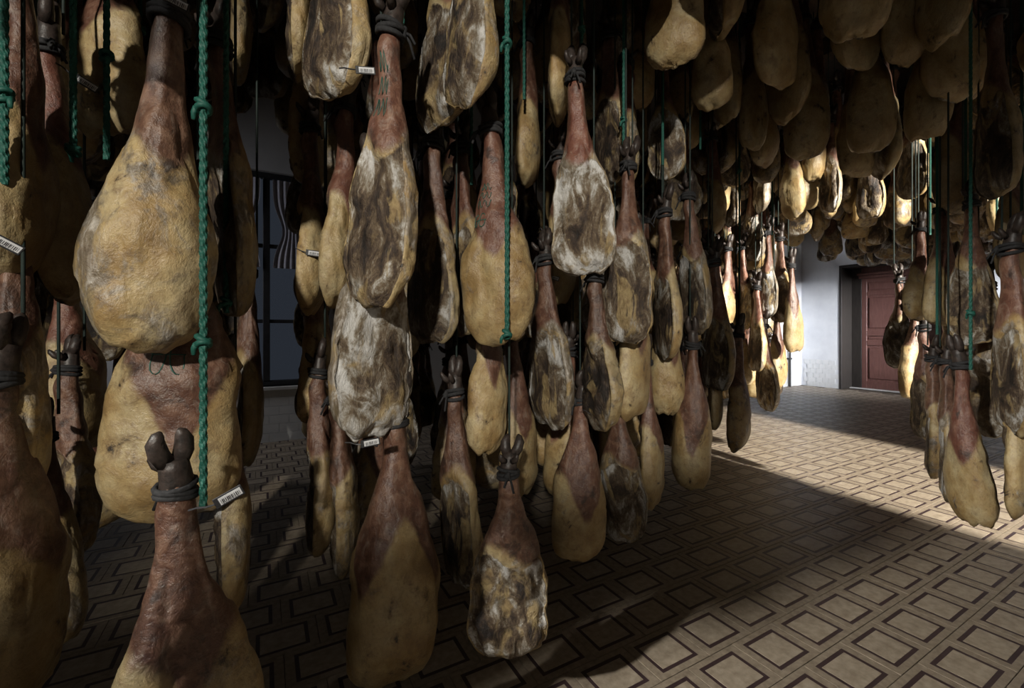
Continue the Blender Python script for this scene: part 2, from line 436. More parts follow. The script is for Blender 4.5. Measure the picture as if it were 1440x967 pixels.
o = link('trim_2', Geo().box(xd - .10, xd - .005, DY0 + .05, DY1 - .05, 0, .025, 0, .004).me('threshold', [M_STONE])); o['kind'] = 'structure'
# iron pipe on the left wall close to the far corner
pp = Geo().tube([(XF - .55, YL - .05, .0), (XF - .55, YL - .05, ZC - .2)], .022, 10)
for z in (.6, 1.9, 3.2): pp.box(XF - .585, XF - .515, YL - .08, YL, z, z + .04)
tag(link('drain_pipe', pp.me('drain_pipe', [M_IRON])), 'dark iron pipe standing in the corner of the white wall left of the door', 'pipe')

# right wall (behind the right-hand hams): a yard doorway and a high window let the light in; rear wall closes the room
g = Geo(); W2a, W2b = 3.52, 4.92; C0, C1, CZ0, CZ1 = -2.55, -1.28, 2.55, 3.30; F0, F1 = 8.2, 9.6
def wspan(x0, x1, holes):
    z = 0.0
    for a_, b_ in holes:
        if a_ > z: g.box(x0, x1, YR - .12, YR, z, a_)
        z = b_
    g.box(x0, x1, YR - .12, YR, z, ZC)
wspan(XB, C0, []); wspan(C0, C1, [(CZ0, CZ1)]); wspan(C1, W2a, []); wspan(W2a, W2b, [(0, 4.1)]); wspan(W2b, F0, []); wspan(F0, F1, [(1.1, 3.7)]); wspan(F1, XF, [])
wr = link('wall_right', g.me('wall_right', [M_WALL])); wr['kind'] = 'structure'
g = Geo().box(XB - .2, XB, YR, YL + .3, 0, ZC)
wb = link('wall_rear', g.me('wall_rear', [M_WALL])); wb['kind'] = 'structure'

# ------------------------------------------------------------------ ham geometry (hoof tip at z = 0, lowest point at z = -0.90)
L0, T0 = 0.90, 0.130
PT = np.array([0, .05, .10, .15, .20, .28, .36, .44, .52, .60, .70, .80])
PW = np.array([.029, .033, .038, .039, .040, .046, .060, .083, .107, .126, .138, .141])
PD = np.array([.029, .035, .046, .045, .042, .046, .056, .068, .081, .091, .097, .094])
def curve(t, P):
    tt = np.linspace(0, .8, 161); y = np.interp(tt, PT, P)
    kern = np.hanning(17); kern /= kern.sum()
    y = np.convolve(np.pad(y, 8, mode='edge'), kern, 'valid')
    return np.interp(t, tt, y)
def sstep(x, a, b):
    u = np.clip((x - a) / (b - a), 0, 1); return u * u * (3 - 2 * u)

class Ham:
    """one modelled ham: surface function plus the attributes of its material"""
    def __init__(s, seed, vmode=1, wide=1.0, thick=1.0, square=2.6, lump=1.0, bend=0.0, flare=0.0, vd=.20):
        s.flare, s.vd = flare, vd
        s.seed, s.vmode, s.wide, s.thick, s.square, s.lump, s.bend = seed, vmode, wide, thick, square, lump, bend
        r = random.Random(seed)
        s.ph = [r.uniform(0, 6.28) for _ in range(6)]; s.off = Vector((r.uniform(0, 90), r.uniform(0, 90), r.uniform(0, 90)))
        s.asym = r.uniform(-.018, .018) + bend; s.vshift = r.uniform(-22, 22); s.end = r.uniform(.8, 1.1)
    def base(s, t, th):
        """t in 0..1 along the ham, th angle; -y is the skin side, +y the cut face"""
        tb = np.minimum(t, .8); tb = np.minimum(tb + s.flare * np.sin(math.pi * np.clip(tb / .8, 0, 1)), .8)
        W = curve(tb, PW) * (1 + (s.wide - 1) * sstep(tb, .3, .55)); D = curve(tb, PD) * (1 + (s.thick - 1) * sstep(tb, .3, .55))
        e = np.clip((t - .8) / .2, 0, 1)
        k = (1 - e ** s.square) ** (1 / s.square); k2 = (1 - e ** 2.1) ** (1 / 2.0)
        W = W * np.maximum(k, .02); D = D * np.maximum(k2, .02)
        c, n = np.cos(th), np.sin(th)
        q = 2 / (2.0 + .35 * sstep(t, .4, .6))
        x = W * np.sign(c) * np.abs(c) ** q; y = D * np.sign(n) * np.abs(n) ** q
        x += s.asym * np.sin(np.clip(t, 0, 1) * 2.6) + .018 * np.exp(-((t - .10) / .05) ** 2) * 0
        y += .016 * np.exp(-((t - .10) / .06) ** 2) + s.bend * .6 * (t - .4) ** 2
        x += .022 * sstep(t, .45, .8) * np.maximum(0, np.cos(th - s.ph[0] * .1)) - .012 * sstep(t, .5, .75)
        fm = s.face(t, th)
        rim = np.exp(-((n - .16) / .11) ** 2) * sstep(t, .42, .55)
        y = y * (1 - .28 * fm) + .009 * rim - .018 * fm * np.exp(-((t - .70) / .14) ** 2)
        # tendons on the shank
        sh = (1 - sstep(t, .30, .46)) * sstep(t, .1, .2)
        x *= 1 + sh * .10 * np.cos(3 * th + s.ph[1]); y *= 1 + sh * .16 * np.cos(2 * th + s.ph[2])
        z = -(T0 + (L0 - T0) * t)
        return x, y, z
    def face(s, t, th):
        n = np.sin(th); return sstep(n, .12, .40) * sstep(t + .03 * np.cos(3 * th + s.ph[3]), .43, .52)
    def core(s, t, th):
        n = np.sin(th); return sstep(n, .30, .90) * sstep(t, .50, .66) * (1 - sstep(t, .84, .96))
    def skin(s, t, th):
        ang = (np.degrees(th) + 90 + 180 + s.vshift) % 360 - 180
        if s.vmode == 1: tv = .44 + s.vd * np.exp(-np.abs(ang / 34) ** 1.4) + .02 * np.sin(3 * th + s.ph[4])
        elif s.vmode == 2: tv = .43 + .20 * np.exp(-((np.abs(ang) - 58) / 26) ** 2) - .07 * np.exp(-(ang / 22) ** 2)
        else: tv = .43 + .05 * np.sin(2 * th + s.ph[4])
        return np.clip(.5 + (tv - t) / .10, 0, 1)
    def point(s, t, th, lift=0.0):
        t = np.array([t]); th = np.array([th])
        p = s._disp(*s.base(t, th), t, th)[0]
        c = Vector((0.0, 0.0, p[2])); d = Vector(p) - c
        return Vector(p) + d.normalized() * lift
    def _disp(s, x, y, z, t, th):
        fm = s.face(t, th); out = np.empty((len(x), 3))
        for i in range(len(x)):
            p = Vector((x[i], y[i], z[i])); r = Vector((x[i], y[i], 0)); r = r.normalized() if r.length > 1e-6 else Vector((0, 0, -1))
            w = float(sstep(np.array(t[i]), .05, .5))
            d = noise.noise(p * 7 + s.off) * .017 * w * s.lump
            d -= (.5 - abs(noise.noise(p * 11 + s.off * .7))) * .020 * fm[i] * s.lump
            d += noise.noise(p * 19 + s.off) * (.0045 + .006 * fm[i]) * (.35 + .65 * w) * s.lump
            d += abs(noise.noise(p * 42 + s.off)) * (.0018 + .006 * fm[i]) * w
            cr = noise.noise(Vector((p.x * 16, p.y * 16, p.z * 5)) + s.off * 1.3)
            d -= math.exp(-(cr / .08) ** 2) * .0065 * w * s.lump
            e = max(0.0, (t[i] - .9) / .1)
            p = p + r * d
            p.z += e * noise.noise(Vector((p.x * 22, p.y * 22, 3.1)) + s.off) * .026 * s.end
            out[i] = p
        return out
    def mesh(s, nt=44, nth=34):
        ts = [k / (nt * .74) * .80 for k in range(int(nt * .74))]
        m = nt - len(ts)
        ts += [.80 + .2 * math.sin(math.pi / 2 * k / m) for k in range(m)]
        ts = np.array(ts); n = len(ts)
        tt = np.repeat(ts, nth); th = np.tile(np.arange(nth) / nth * 2 * math.pi, n)
        x, y, z = s.base(tt, th)
        P = s._disp(x, y, z, tt, th)
        top = (0.0, float(y[:nth].mean()), -T0 + .004); last = P[-nth:].mean(0); bot = (last[0], last[1], last[2] - .004)
        V = np.vstack([P, [top], [bot]]); fs = []
        for i in range(n - 1):
            for k in range(nth):
                k2 = (k + 1) % nth
                fs.append((i * nth + k, (i + 1) * nth + k, (i + 1) * nth + k2, i * nth + k2))
        a, b = len(P), len(P) + 1
        for k in range(nth):
            k2 = (k + 1) % nth
            fs.append((a, k, k2)); fs.append((b, (n - 1) * nth + k2, (n - 1) * nth + k))
        me = mesh('ham_body', V, fs, True, [M_HAM])
        fa = np.append(s.face(tt, th), [0, 1.0 if s.vmode == 3 else .4]); sk = np.append(s.skin(tt, th), [1, 0])
        me.attributes.new('face', 'FLOAT', 'POINT').data.foreach_set('value', fa.astype(np.float32))
        me.attributes.new('core', 'FLOAT', 'POINT').data.foreach_set('value', np.append(s.core(tt, th), [0, 0]).astype(np.float32))
        me.attributes.new('skin', 'FLOAT', 'POINT').data.foreach_set('value', sk.astype(np.float32))
        return me

def hoof_mesh(seed, n=10):
    r = random.Random(seed); g = Geo()
    lean = r.uniform(-.012, .012)
    # pastern
    g.tube([(0, .006, -.122), (0, .002, -.10), (lean * .4, .0, -.075), (lean * .7, -.003, -.056)], [.029, .028, .026, .024], n)
    for sx in (-1, 1):      # two claws pointing up
        sp = r.uniform(.8, 1.5)
        g.tube([(sx * .011 + lean * .7, -.002, -.064), (sx * .015 * sp + lean, -.006, -.042), (sx * .017 * sp + lean * 1.3, -.010, -.022), (sx * .014 * sp + lean * 1.5, -.015, -.007), (sx * .011 * sp + lean * 1.6, -.019, 0.0)],
               [.016, .0175, .016, .011, .004], n)
        g.tube([(sx * .012, .024, -.078), (sx * .021, .038, -.070), (sx * .025, .048, -.058), (sx * .026, .052, -.050)], [.010, .0105, .008, .003], 7)
    return g.me('hoof', [M_HOOF], True)

def tie_mesh(seed):
    r = random.Random(seed); g = Geo()
    for k in range(3):
        z0 = -.108 - k * .011; ph = r.uniform(0, 6)
        g.tube([(math.cos(t) * .036, math.sin(t) * .038 + .008, z0 + .006 * math.sin(t + ph)) for t in np.linspace(0, 2 * math.pi, 15)], .0065, 6, cap=False)
    a = r.uniform(0, 6.28); c = Vector((math.cos(a) * .042, math.sin(a) * .042 + .008, -.118))
    g.tube([c + Vector((.0, .0, .014)), c + Vector((.006, .006, .0)), c + Vector((0, 0, -.014))], [.006, .013, .006], 7)
    for k in range(2):
        e = c + Vector((math.cos(a + k - .5) * .035, math.sin(a + k - .5) * .035, -.03 - .02 * k))
        g.tube([c, (c + e) / 2 + Vector((0, 0, .008)), e], .004, 5)
    return g.me('tie_cord', [M_CORD], True)

HOOFS = [hoof_mesh(k) for k in range(4)]
TIES = [tie_mesh(k) for k in range(4)]

def tag_mesh():
    g = Geo().box(-.030, .030, -.0015, .0015, -.0125, .0125, 0, .001)
    g.tube([(-.030, 0, 0), (-.045, .004, .003), (-.062, .012, .010), (-.078, .02, .012)], .0022, 5)
    a = g.me('tag', [M_TAGD])
    g = Geo().box(-.020, .026, -.0024, -.0014, -.0085, .0085, 0)
    r = random.Random(3); x = -.017
    while x < .023:
        w = r.choice((.0008, .0014, .002)); g.box(x, x + w, -.0028, -.0022, -.006, .0035, 1); x += w + r.choice((.0009, .0016, .0022))
    for k in range(7): g.box(-.015 + k * .005, -.0125 + k * .005, -.0028, -.0022, -.0078, -.0066, 1)
    return a, g.me('tag_label', [M_TAGW, M_TAGD])
TAG, TAGL = tag_mesh()

PROTO = [(1, 1, 1.0, 1.0, 2.6), (2, 1, 1.05, .95, 3.0), (3, 2, 1.0, 1.05, 2.4), (4, 0, .95, 1.0, 2.8), (5, 1, .9, 1.05, 2.2), (6, 2, 1.1, .9, 3.0), (7, 0, 1.0, .95, 2.5), (8, 1, 1.0, 1.1, 2.3)]
PM = [Ham(*p).mesh(34, 26) for p in PROTO]

ALLHAMS = []       # (position of lowest point, radius) of every hung ham
def hang_ham(top, length, width_s, depth_s, rotz, tilt, body_me, look, label, group, seed, hoof=True, tie=True):
    e = bpy.data.objects.new('cured_ham', None); COL.objects.link(e)
    e.empty_display_size = .05
    e.location = top; s = length / L0
    e.rotation_euler = (tilt[0], tilt[1], rotz)
    e.scale = (width_s, depth_s, s)
    tag(e, label, 'ham', group)
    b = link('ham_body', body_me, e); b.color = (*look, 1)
    hs = (s / width_s * .5 + .5, s / depth_s * .5 + .5, 1)
    if hoof:
        h = link('hoof', HOOFS[seed % 4], e); h.scale = (hs[0] * 1.2, hs[1] * 1.2, 1.24)
    if tie:
        t = link('tie_cord', TIES[(seed // 3) % 4], e); t.scale = (hs[0] * 1.1, hs[1] * 1.1, 1.15); t.location = (0, 0, -.012)
    ALLHAMS.append((Vector(top) + Vector((0, 0, -length)), length))
    return e

def face_cam(p):
    """z rotation that turns local -y towards the camera"""
    return math.atan2(-p.x, p.y) if (p.x or p.y) else 0.0

# ------------------------------------------------------------------ the hams that can be picked out one by one
# u and v are where the hoof tip and the lowest point appear, w the breadth in pixels, Y the distance in metres:
# (hoof u, hoof v, low u, low v, w, Y, turn, V shape, (mould, red, dark), label); dark paints the shade of shaded hams into their colour
G_L, G_M, G_R, G_A = 'hams in the near left rows', 'hams in the rows along the aisle', 'hams of the cluster right of the aisle', 'hams hung high over the aisle'
KEYS = [
 (246, -70, 208, 493, 200, 1.02, 12, 0, (.56, .10, .12), 'largest pale khaki ham at the upper left with a grey mouldy shoulder', G_L),
 (262, 225, 238, 727, 208, 1.18, -14, 1, (.40, .25, .0), 'broad yellow ham with a brown V of skin, below the largest pale ham', G_L),
 (246, 602, 268, 1130, 235, .92, 20, 1, (.50, .25, .25), 'big shaded ham at the bottom left whose black hoof stands before a yellow ham', G_L),
 (35, -120, 12, 395, 112, 1.05, 25, 1, (.25, .30, .25), 'brown ham cut by the left picture edge, with a barcode tag low on it', G_L),
 (20, 200, 8, 737, 112, 1.04, 165, 0, (.75, .20, .05), 'mould crusted ham at the left picture edge below a black hoof', G_L),
 (0, 440, 15, 1010, 150, .95, 15, 1, (.25, .20, .45), 'half shaded smooth ham in the bottom left corner', G_L),
 (66, 0, 92, 425, 92, 1.22, 75, 0, (.35, .90, .35), 'slim red shanked ham with a slanting black tie at the upper left', G_L),
 (160, -180, 156, 190, 98, 1.45, -15, 1, (.15, .35, .10), 'yellow ham with brown veined skin behind a green rope, top left', G_L),
 (86, 315, 108, 637, 88, 1.60, 25, 1, (.40, .75, .0), 'small golden ham with a red shank left of the broad yellow ham', G_L),
 (100, 470, 96, 775, 78, 1.45, 150, 0, (.80, .20, .30), 'dark mouldy ham face low on the left above a lit floor patch', G_L),
 (60, 560, 92, 893, 66, 1.28, 95, 0, (.65, .20, .50), 'narrow dark ham seen edge on near the bottom left corner', G_L),
 (306, -10, 328, 445, 66, 1.38, 110, 0, (.60, .25, .25), 'slim streaked ham just right of the largest pale ham', G_L),
 (318, 470, 322, 850, 58, 1.35, 100, 0, (.65, .20, .30), 'narrow mouldy ham hanging right of the black hoof and its tag', G_L),
 (330, -180, 331, 112, 38, 1.75, 90, 0, (.50, .20, .10), 'pale cream ham edge at the top, right of the thick brown shank', G_L),
 (352, 330, 346, 650, 40, 1.75, 80, 1, (.30, .25, .50), 'dark slim ham beside the gap with the window', G_L),
 # middle left
 (474, -260, 468, 135, 84, 1.30, 160, 0, (.60, .20, .05), 'tall streaked ham face at the top, left of the ham with the black tied shank', G_L),
 (418, -230, 416, 106, 46, 1.55, 120, 0, (.55, .30, .20), 'small mouldy ham at the top beside the dark gap', G_L),
 (432, -20, 430, 262, 50, 1.85, 70, 1, (.30, .30, .20), 'small dim ham below the tall streaked face', G_L),
 (440, 130, 434, 442, 48, 1.72, 70, 1, (.25, .30, .10), 'slender yellow and black ham with a barcode tag, beside the dark window gap', G_L),
 (492, 100, 472, 432, 56, 1.62, 60, 1, (.20, .60, .15), 'brown shanked slim ham tucked left of the bright cream ham', G_L),
 (557, -30, 524, 427, 104, 1.26, 138, 0, (.60, .45, .0), 'bright cream ham with a mouldy cut face and a black tied stamped shank', G_L),
 (530, 190, 522, 612, 122, 1.38, 212, 0, (1.0, .20, .05), 'white crusted ham face with a barcode tag under the bright cream ham', G_L),
 (452, 300, 437, 592, 50, 1.80, 75, 1, (.35, .30, .10), 'slim glossy ham at the left of the white crusted face', G_L),
 (450, 475, 447, 772, 48, 1.70, 70, 1, (.40, .30, .25), 'slim ham low in shade, left of the smaller mouldy one', G_L),
 (478, 515, 480, 802, 52, 1.68, 140, 0, (.75, .20, .25), 'shaded mouldy ham with a pale rim, left of the low yellow ham', G_L),
 (556, 500, 551, 955, 134, 1.47, 0, 2, (.25, .25, .20), 'large low yellow ham with dark blotches and two brown flanks at the bottom', G_L),
 (716, 612, 708, 922, 114, 1.42, 180, 0, (.65, .20, .10), 'lowest mouldy ham face with a yellow rim at the bottom centre', G_L),
 (640, 500, 650, 822, 62, 1.70, 150, 0, (.55, .20, .45), 'dark mouldy ham just left of the lowest mouldy face', G_L),
 (612, 150, 606, 482, 58, 1.70, 175, 0, (.60, .30, .45), 'shadowed streaked ham face between two pale hams at mid height', G_L),
 (652, 160, 642, 470, 52, 1.85, 150, 0, (.45, .50, .55), 'dim reddish shanked ham left of the smooth yellow pear shaped ham', G_L),
 (672, -250, 655, 148, 80, 1.35, 150, 0, (.55, .20, .15), 'ham face with a bright mouldy right rim at the top centre', G_L),
 (632, -160, 615, 178, 64, 1.55, 165, 0, (.60, .75, .30), 'grey ham face with a pink shank, top centre', G_L),
 (688, 125, 699, 484, 104, 1.52, -20, 1, (.20, .55, .0), 'smooth yellow pear shaped ham with green stamps and a green rope before it', G_M),
 (690, 330, 683, 637, 58, 1.74, 40, 1, (.20, .30, .10), 'small golden ham directly under the smooth yellow pear shaped ham', G_M),
 (806, 60, 822, 384, 92, 1.74, 178, 0, (.95, .85, .0), 'white mouldy ham face with a red tendoned shank left of centre aisle', G_M),
 (790, -130, 782, 168, 30, 1.95, 85, 1, (.20, .30, .05), 'slim pale yellow ham edge at the top beside a green rope', G_M),
 (745, 20, 738, 262, 36, 2.15, 60, 1, (.45, .30, .30), 'thin brown ham right of the long green rope', G_M),
 (858, 10, 858, 262, 44, 2.15, 170, 0, (.50, .20, .45), 'dim ham face above right of the white mouldy one', G_M),
 (884, 190, 884, 480, 72, 1.92, 172, 0, (.70, .30, .35), 'grey shaded ham face right of the white mouldy one', G_M),
 (766, 320, 778, 602, 52, 1.98, 155, 0, (.80, .30, .30), 'grey furry ham face at mid height right of the small golden ham', G_M),
 (838, 350, 845, 604, 56, 1.8, 170, 0, (.45, .20, .65), 'nearly black ham face in deep shade at the centre', G_M),
 (790, 180, 784, 428, 40, 2.15, 40, 1, (.20, .30, .25), 'small yellow ham with a tag just under the white mouldy face', G_M),
 (893, 300, 890, 588, 38, 2.10, 60, 1, (.20, .30, .30), 'slim tan ham right of the nearly black face', G_M),
 (932, 55, 938, 252, 54, 2.55, 175, 0, (.65, .35, .0), 'speckled ham with a green rope hanging down its middle', G_M),
 (945, -170, 953, 92, 86, 1.95, -10, 0, (.15, .20, .05), 'smooth pale ham at the top with half of it in sharp shadow', G_M),
 (990, -60, 1002, 153, 58, 2.35, -15, 0, (.25, .20, .20), 'smooth shaded ham right of the half shadowed pale one', G_M),
 (937, 260, 934, 506, 36, 2.35, 120, 0, (.60, .30, .35), 'slim streaked ham right of the grey shaded face', G_M),
 (968, 240, 977, 468, 50, 2.50, 165, 0, (.70, .30, .25), 'grey ham face with a pale flank where the aisle begins', G_M),
 (935, 360, 940, 582, 54, 2.45, 10, 1, (.15, .30, .35), 'round brown ham at mid height where the rows meet the aisle', G_M),
 (818, 520, 815, 787, 78, 1.92, 5, 1, (.20, .35, .15), 'yellow low ham with a deep brown V of skin and a tag above it', G_M),
 (868, 520, 880, 762, 70, 2.05, 172, 0, (.80, .20, .25), 'dark oval ham face with a white right rim near the floor', G_M),
 (908, 470, 915, 712, 36, 2.25, 70, 1, (.40, .35, .35), 'slim ham behind the dark oval face near the floor', G_M),
 (975, 445, 971, 687, 58, 2.42, 5, 1, (.15, .30, .30), 'smooth brown and yellow ham, last low one before the lit floor', G_M),
 (720, 430, 728, 700, 56, 1.95, 20, 1, (.30, .40, .55), 'deeply shaded ham above the lowest mouldy face', G_M),
 # along the aisle, lit by the doorway
 (1000, 390, 1004, 602, 24, 3.10, 60, 1, (.40, .30, .10), 'slim ham hanging free over the edge of the lit floor strip', G_M),
 (1040, 440, 1036, 632, 34, 3.05, 75, 1, (.55, .30, .10), 'pointed ham edge on hanging lowest over the lit floor strip', G_M),
 (1074, 420, 1079, 577, 25, 4.50, 130, 0, (.80, .60, .0), 'bright pointed ham with a red shank near the white wall', G_M),
 (1112, 335, 1118, 494, 30, 4.40, 20, 1, (.20, .30, .30), 'smooth brown ham in front of the white wall by the pipe', G_M),
 (1006, 335, 1006, 548, 36, 2.95, 150, 0, (.65, .30, .20), 'mottled ham face at mid height left of the lit slim hams', G_M),
 (1058, 232, 1060, 367, 34, 4.70, 160, 0, (.95, .40, .0), 'white mouldy ham with two hoofs above, in the bright bundle', G_M),
 (1082, 300, 1078, 447, 30, 4.50, 150, 0, (.95, .50, .0), 'brightest white streaked ham in the bundle left of the white wall', G_M),
 (1098, 300, 1098, 452, 24, 4.60, 170, 0, (.60, .30, .0), 'yellow rimmed ham next to the brightest white streaked one', G_M),
 (1044, 305, 1046, 462, 24, 4.75, 120, 0, (.60, .45, .0), 'slim pale ham left of the brightest white streaked one', G_M),
 (1026, 270, 1024, 462, 24, 4.80, 60, 1, (.20, .40, .10), 'slim orange ham in the bright bundle at mid height', G_M),
 (1066, 370, 1062, 522, 22, 4.55, 110, 0, (.70, .70, .0), 'thin ham with a thin red shank under the bright bundle', G_M),
 (1092, 395, 1094, 545, 28, 4.70, 30, 1, (.35, .30, .35), 'dark ham behind the bright pointed one', G_M),
 (1030, 205, 1030, 318, 24, 4.75, 130, 0, (.85, .50, .0), 'small lit streaked ham high at the left end of the bright bundle', G_M),
 (1052, 150, 1050, 268, 26, 4.85, 160, 0, (.80, .40, .0), 'pale lit ham highest in the bright bundle', G_M),
 (1012, 170, 1012, 296, 24, 4.60, 60, 1, (.30, .50, .0), 'lit tan ham edge near the green rope of the bright bundle', G_M),
 (1008, 330, 1010, 446, 22, 4.85, 140, 0, (.70, .60, .0), 'thin lit ham deep in the bright bundle at mid height', G_M),
 (1052, 420, 1050, 540, 24, 4.80, 60, 1, (.40, .60, .0), 'thin lit tan ham low in the bright bundle', G_M),
 (1022, 440, 1020, 560, 24, 4.85, 130, 0, (.70, .50, .0), 'pale lit ham low and deep in the bright bundle', G_M),
 (1066, 160, 1068, 300, 26, 4.60, 110, 0, (.85, .40, .0), 'silvery lit ham edge between the ropes of the bright bundle', G_M),
 # over the aisle
 (1112, 150, 1116, 306, 38, 4.35, -30, 0, (.25, .20, .0), 'bright blocky yellow ham, leftmost lit one over the aisle', G_A),
 (1170, 130, 1166, 298, 34, 4.25, 150, 0, (.80, .35, .0), 'oval silvery lit ham, second from the left over the aisle', G_A),
 (1226, 130, 1224, 308, 42, 4.20, 160, 0, (.55, .30, .0), 'bright squared ham in the middle of the lit ones over the aisle', G_A),
 (1288, 90, 1284, 279, 52, 3.75, 150, 0, (.55, .30, .0), 'bright pale ham, rightmost lit one over the aisle', G_A),
 (1076, 120, 1074, 262, 32, 4.60, 150, 0, (.90, .40, .05), 'small grey white ham at the left end over the aisle', G_A),
 (1178, 80, 1178, 246, 27, 4.40, 60, 1, (.20, .30, .0), 'small tan ham just above the oval silvery one', G_A),
 (1150, 70, 1143, 254, 36, 4.30, 20, 1, (.20, .30, .15), 'tan ham left of the small one above the oval silvery one', G_A),
 (1245, 30, 1240, 250, 40, 3.15, 110, 0, (.40, .30, .10), 'slim ham with a bright edge above the bright squared one', G_A),
 (1195, 20, 1206, 250, 40, 3.10, 0, 1, (.20, .30, .20), 'dim tan ham hanging above the bright squared one', G_A),
 (1130, -60, 1132, 222, 66, 2.75, 5, 0, (.20, .30, .40), 'broad dark ham above the oval silvery one', G_A),
 (1056, -20, 1058, 212, 44, 2.95, 10, 0, (.20, .30, .40), 'dark ham at the left edge of the high rows', G_A),
 (1022, -60, 1022, 172, 42, 2.75, -10, 0, (.20, .30, .45), 'dark narrow ham beside the smooth shaded one', G_A),
 (1090, -170, 1088, 122, 50, 2.35, 30, 0, (.30, .30, .35), 'dark ham with a pale tip high left over the aisle', G_A),
 (1112, -110, 1112, 168, 46, 2.55, -20, 0, (.20, .30, .45), 'dark rounded ham below the one with the pale tip', G_A),
 (1218, -100, 1224, 214, 72, 2.55, 0, 0, (.20, .30, .50), 'broad dark ham in the middle over the aisle', G_A),
 (1318, -140, 1300, 196, 74, 2.45, 0, 0, (.20, .30, .45), 'broad dark ham with a pale lower edge, right over the aisle', G_A),
 (1205, -400, 1204, 56, 108, 1.85, 5, 0, (.25, .30, .45), 'biggest dark ham at the top edge over the aisle', G_A),
 (1330, -320, 1322, 66, 84, 2.05, -15, 0, (.25, .30, .50), 'second dark ham at the top edge over the aisle', G_A),
 (1262, -230, 1268, 92, 66, 2.20, 20, 0, (.20, .30, .50), 'dark ham between the two at the top edge', G_A),
 (1196, -200, 1200, 95, 54, 2.30, 40, 0, (.20, .30, .50), 'dark slim ham below the biggest dark one at the top', G_A),
 (1336, -170, 1336, 142, 60, 2.30, 25, 0, (.20, .30, .45), 'dark ham above the broad one with the pale lower edge', G_A),
 (1022, -330, 1016, 40, 56, 2.15, 100, 0, (.30, .30, .35), 'dark pointed ham at the top, right of the half shadowed pale one', G_A),
 (1366, -60, 1366, 136, 40, 2.60, 120, 0, (.50, .40, .20), 'ham with pinkish shank at the far end of the right rows, upper right', G_A),
 # right cluster
 (1296, 298, 1290, 450, 38, 2.95, 15, 1, (.35, .60, .0), 'bright slim shouldered yellow ham, leftmost at mid height in the right cluster', G_R),
 (1326, 262, 1321, 457, 42, 2.62, 20, 1, (.25, .50, .05), 'egg shaped yellow ham beside the bright slim one in the right cluster', G_R),
 (1366, 250, 1371, 482, 66, 2.35, 170, 0, (.60, .35, .15), 'broad greyish ham with a green rope before it in the right cluster', G_R),
 (1264, 370, 1268, 518, 44, 3.45, 175, 0, (.65, .35, .20), 'round mouldy ham hanging free in front of the brown door', G_R),
 (1290, 400, 1286, 562, 34, 3.35, 30, 1, (.35, .30, .20), 'dull yellow ham under the round mouldy one', G_R),
 (1300, 430, 1302, 617, 40, 3.00, 170, 0, (.55, .55, .0), 'orange rimmed mouldy ham low in the right cluster', G_R),
 (1314, 470, 1312, 670, 30, 2.80, 90, 0, (.75, .20, .20), 'thin grey ham edge on low in the right cluster', G_R),
 (1333, 470, 1332, 702, 22, 2.45, 90, 0, (.85, .20, .20), 'thinnest grey ham beside the red shanked one near the floor', G_R),
 (1346, 470, 1372, 737, 66, 2.22, -10, 1, (.25, .80, .0), 'red shanked yellow ham hanging lowest in the right cluster', G_R),
 (1388, 360, 1390, 612, 50, 2.45, 175, 0, (.75, .30, .10), 'mouldy ham face right of the red shanked one', G_R),
 (1424, 300, 1424, 607, 52, 2.05, 160, 0, (.60, .45, .05), 'streaked ham cut by the right picture edge at mid height', G_R),
 (1436, 430, 1434, 722, 48, 2.12, 20, 1, (.35, .40, .15), 'yellow and black ham cut by the right picture edge near the floor', G_R),
 (1402, -40, 1404, 276, 62, 2.10, 160, 0, (.40, .30, .50), 'large dark streaked ham at the upper right corner', G_R),
 (1410, 150, 1409, 333, 34, 3.20, 20, 1, (.20, .20, .0), 'small bright cream ham far back at the right picture edge', G_R),
 (1428, 150, 1424, 398, 42, 2.40, 20, 1, (.25, .60, .45), 'dark red shanked ham above the streaked one at the right edge', G_R),
 (1340, 340, 1344, 560, 40, 2.75, 150, 0, (.50, .35, .35), 'dim ham with black hoof behind the red shanked yellow one', G_R),
 (1345, 60, 1345, 300, 44, 2.60, 30, 1, (.30, .40, .50), 'dark ham at the upper right behind the green ropes', G_R),
]
FLARE = {1: .10, 25: .13, 26: .12, 49: .12, 50: .12, 52: .12, 2: .04, 4: .10, 5: .08, 21: .12, 24: .1, 27: .1, 38: .06, 39: .08}   # how early the shank widens
VDEPTH = {1: .36, 49: .28, 52: .32}
EXTRA = {}   # hams whose tags or ink stamps show: key index -> object, model, matrix
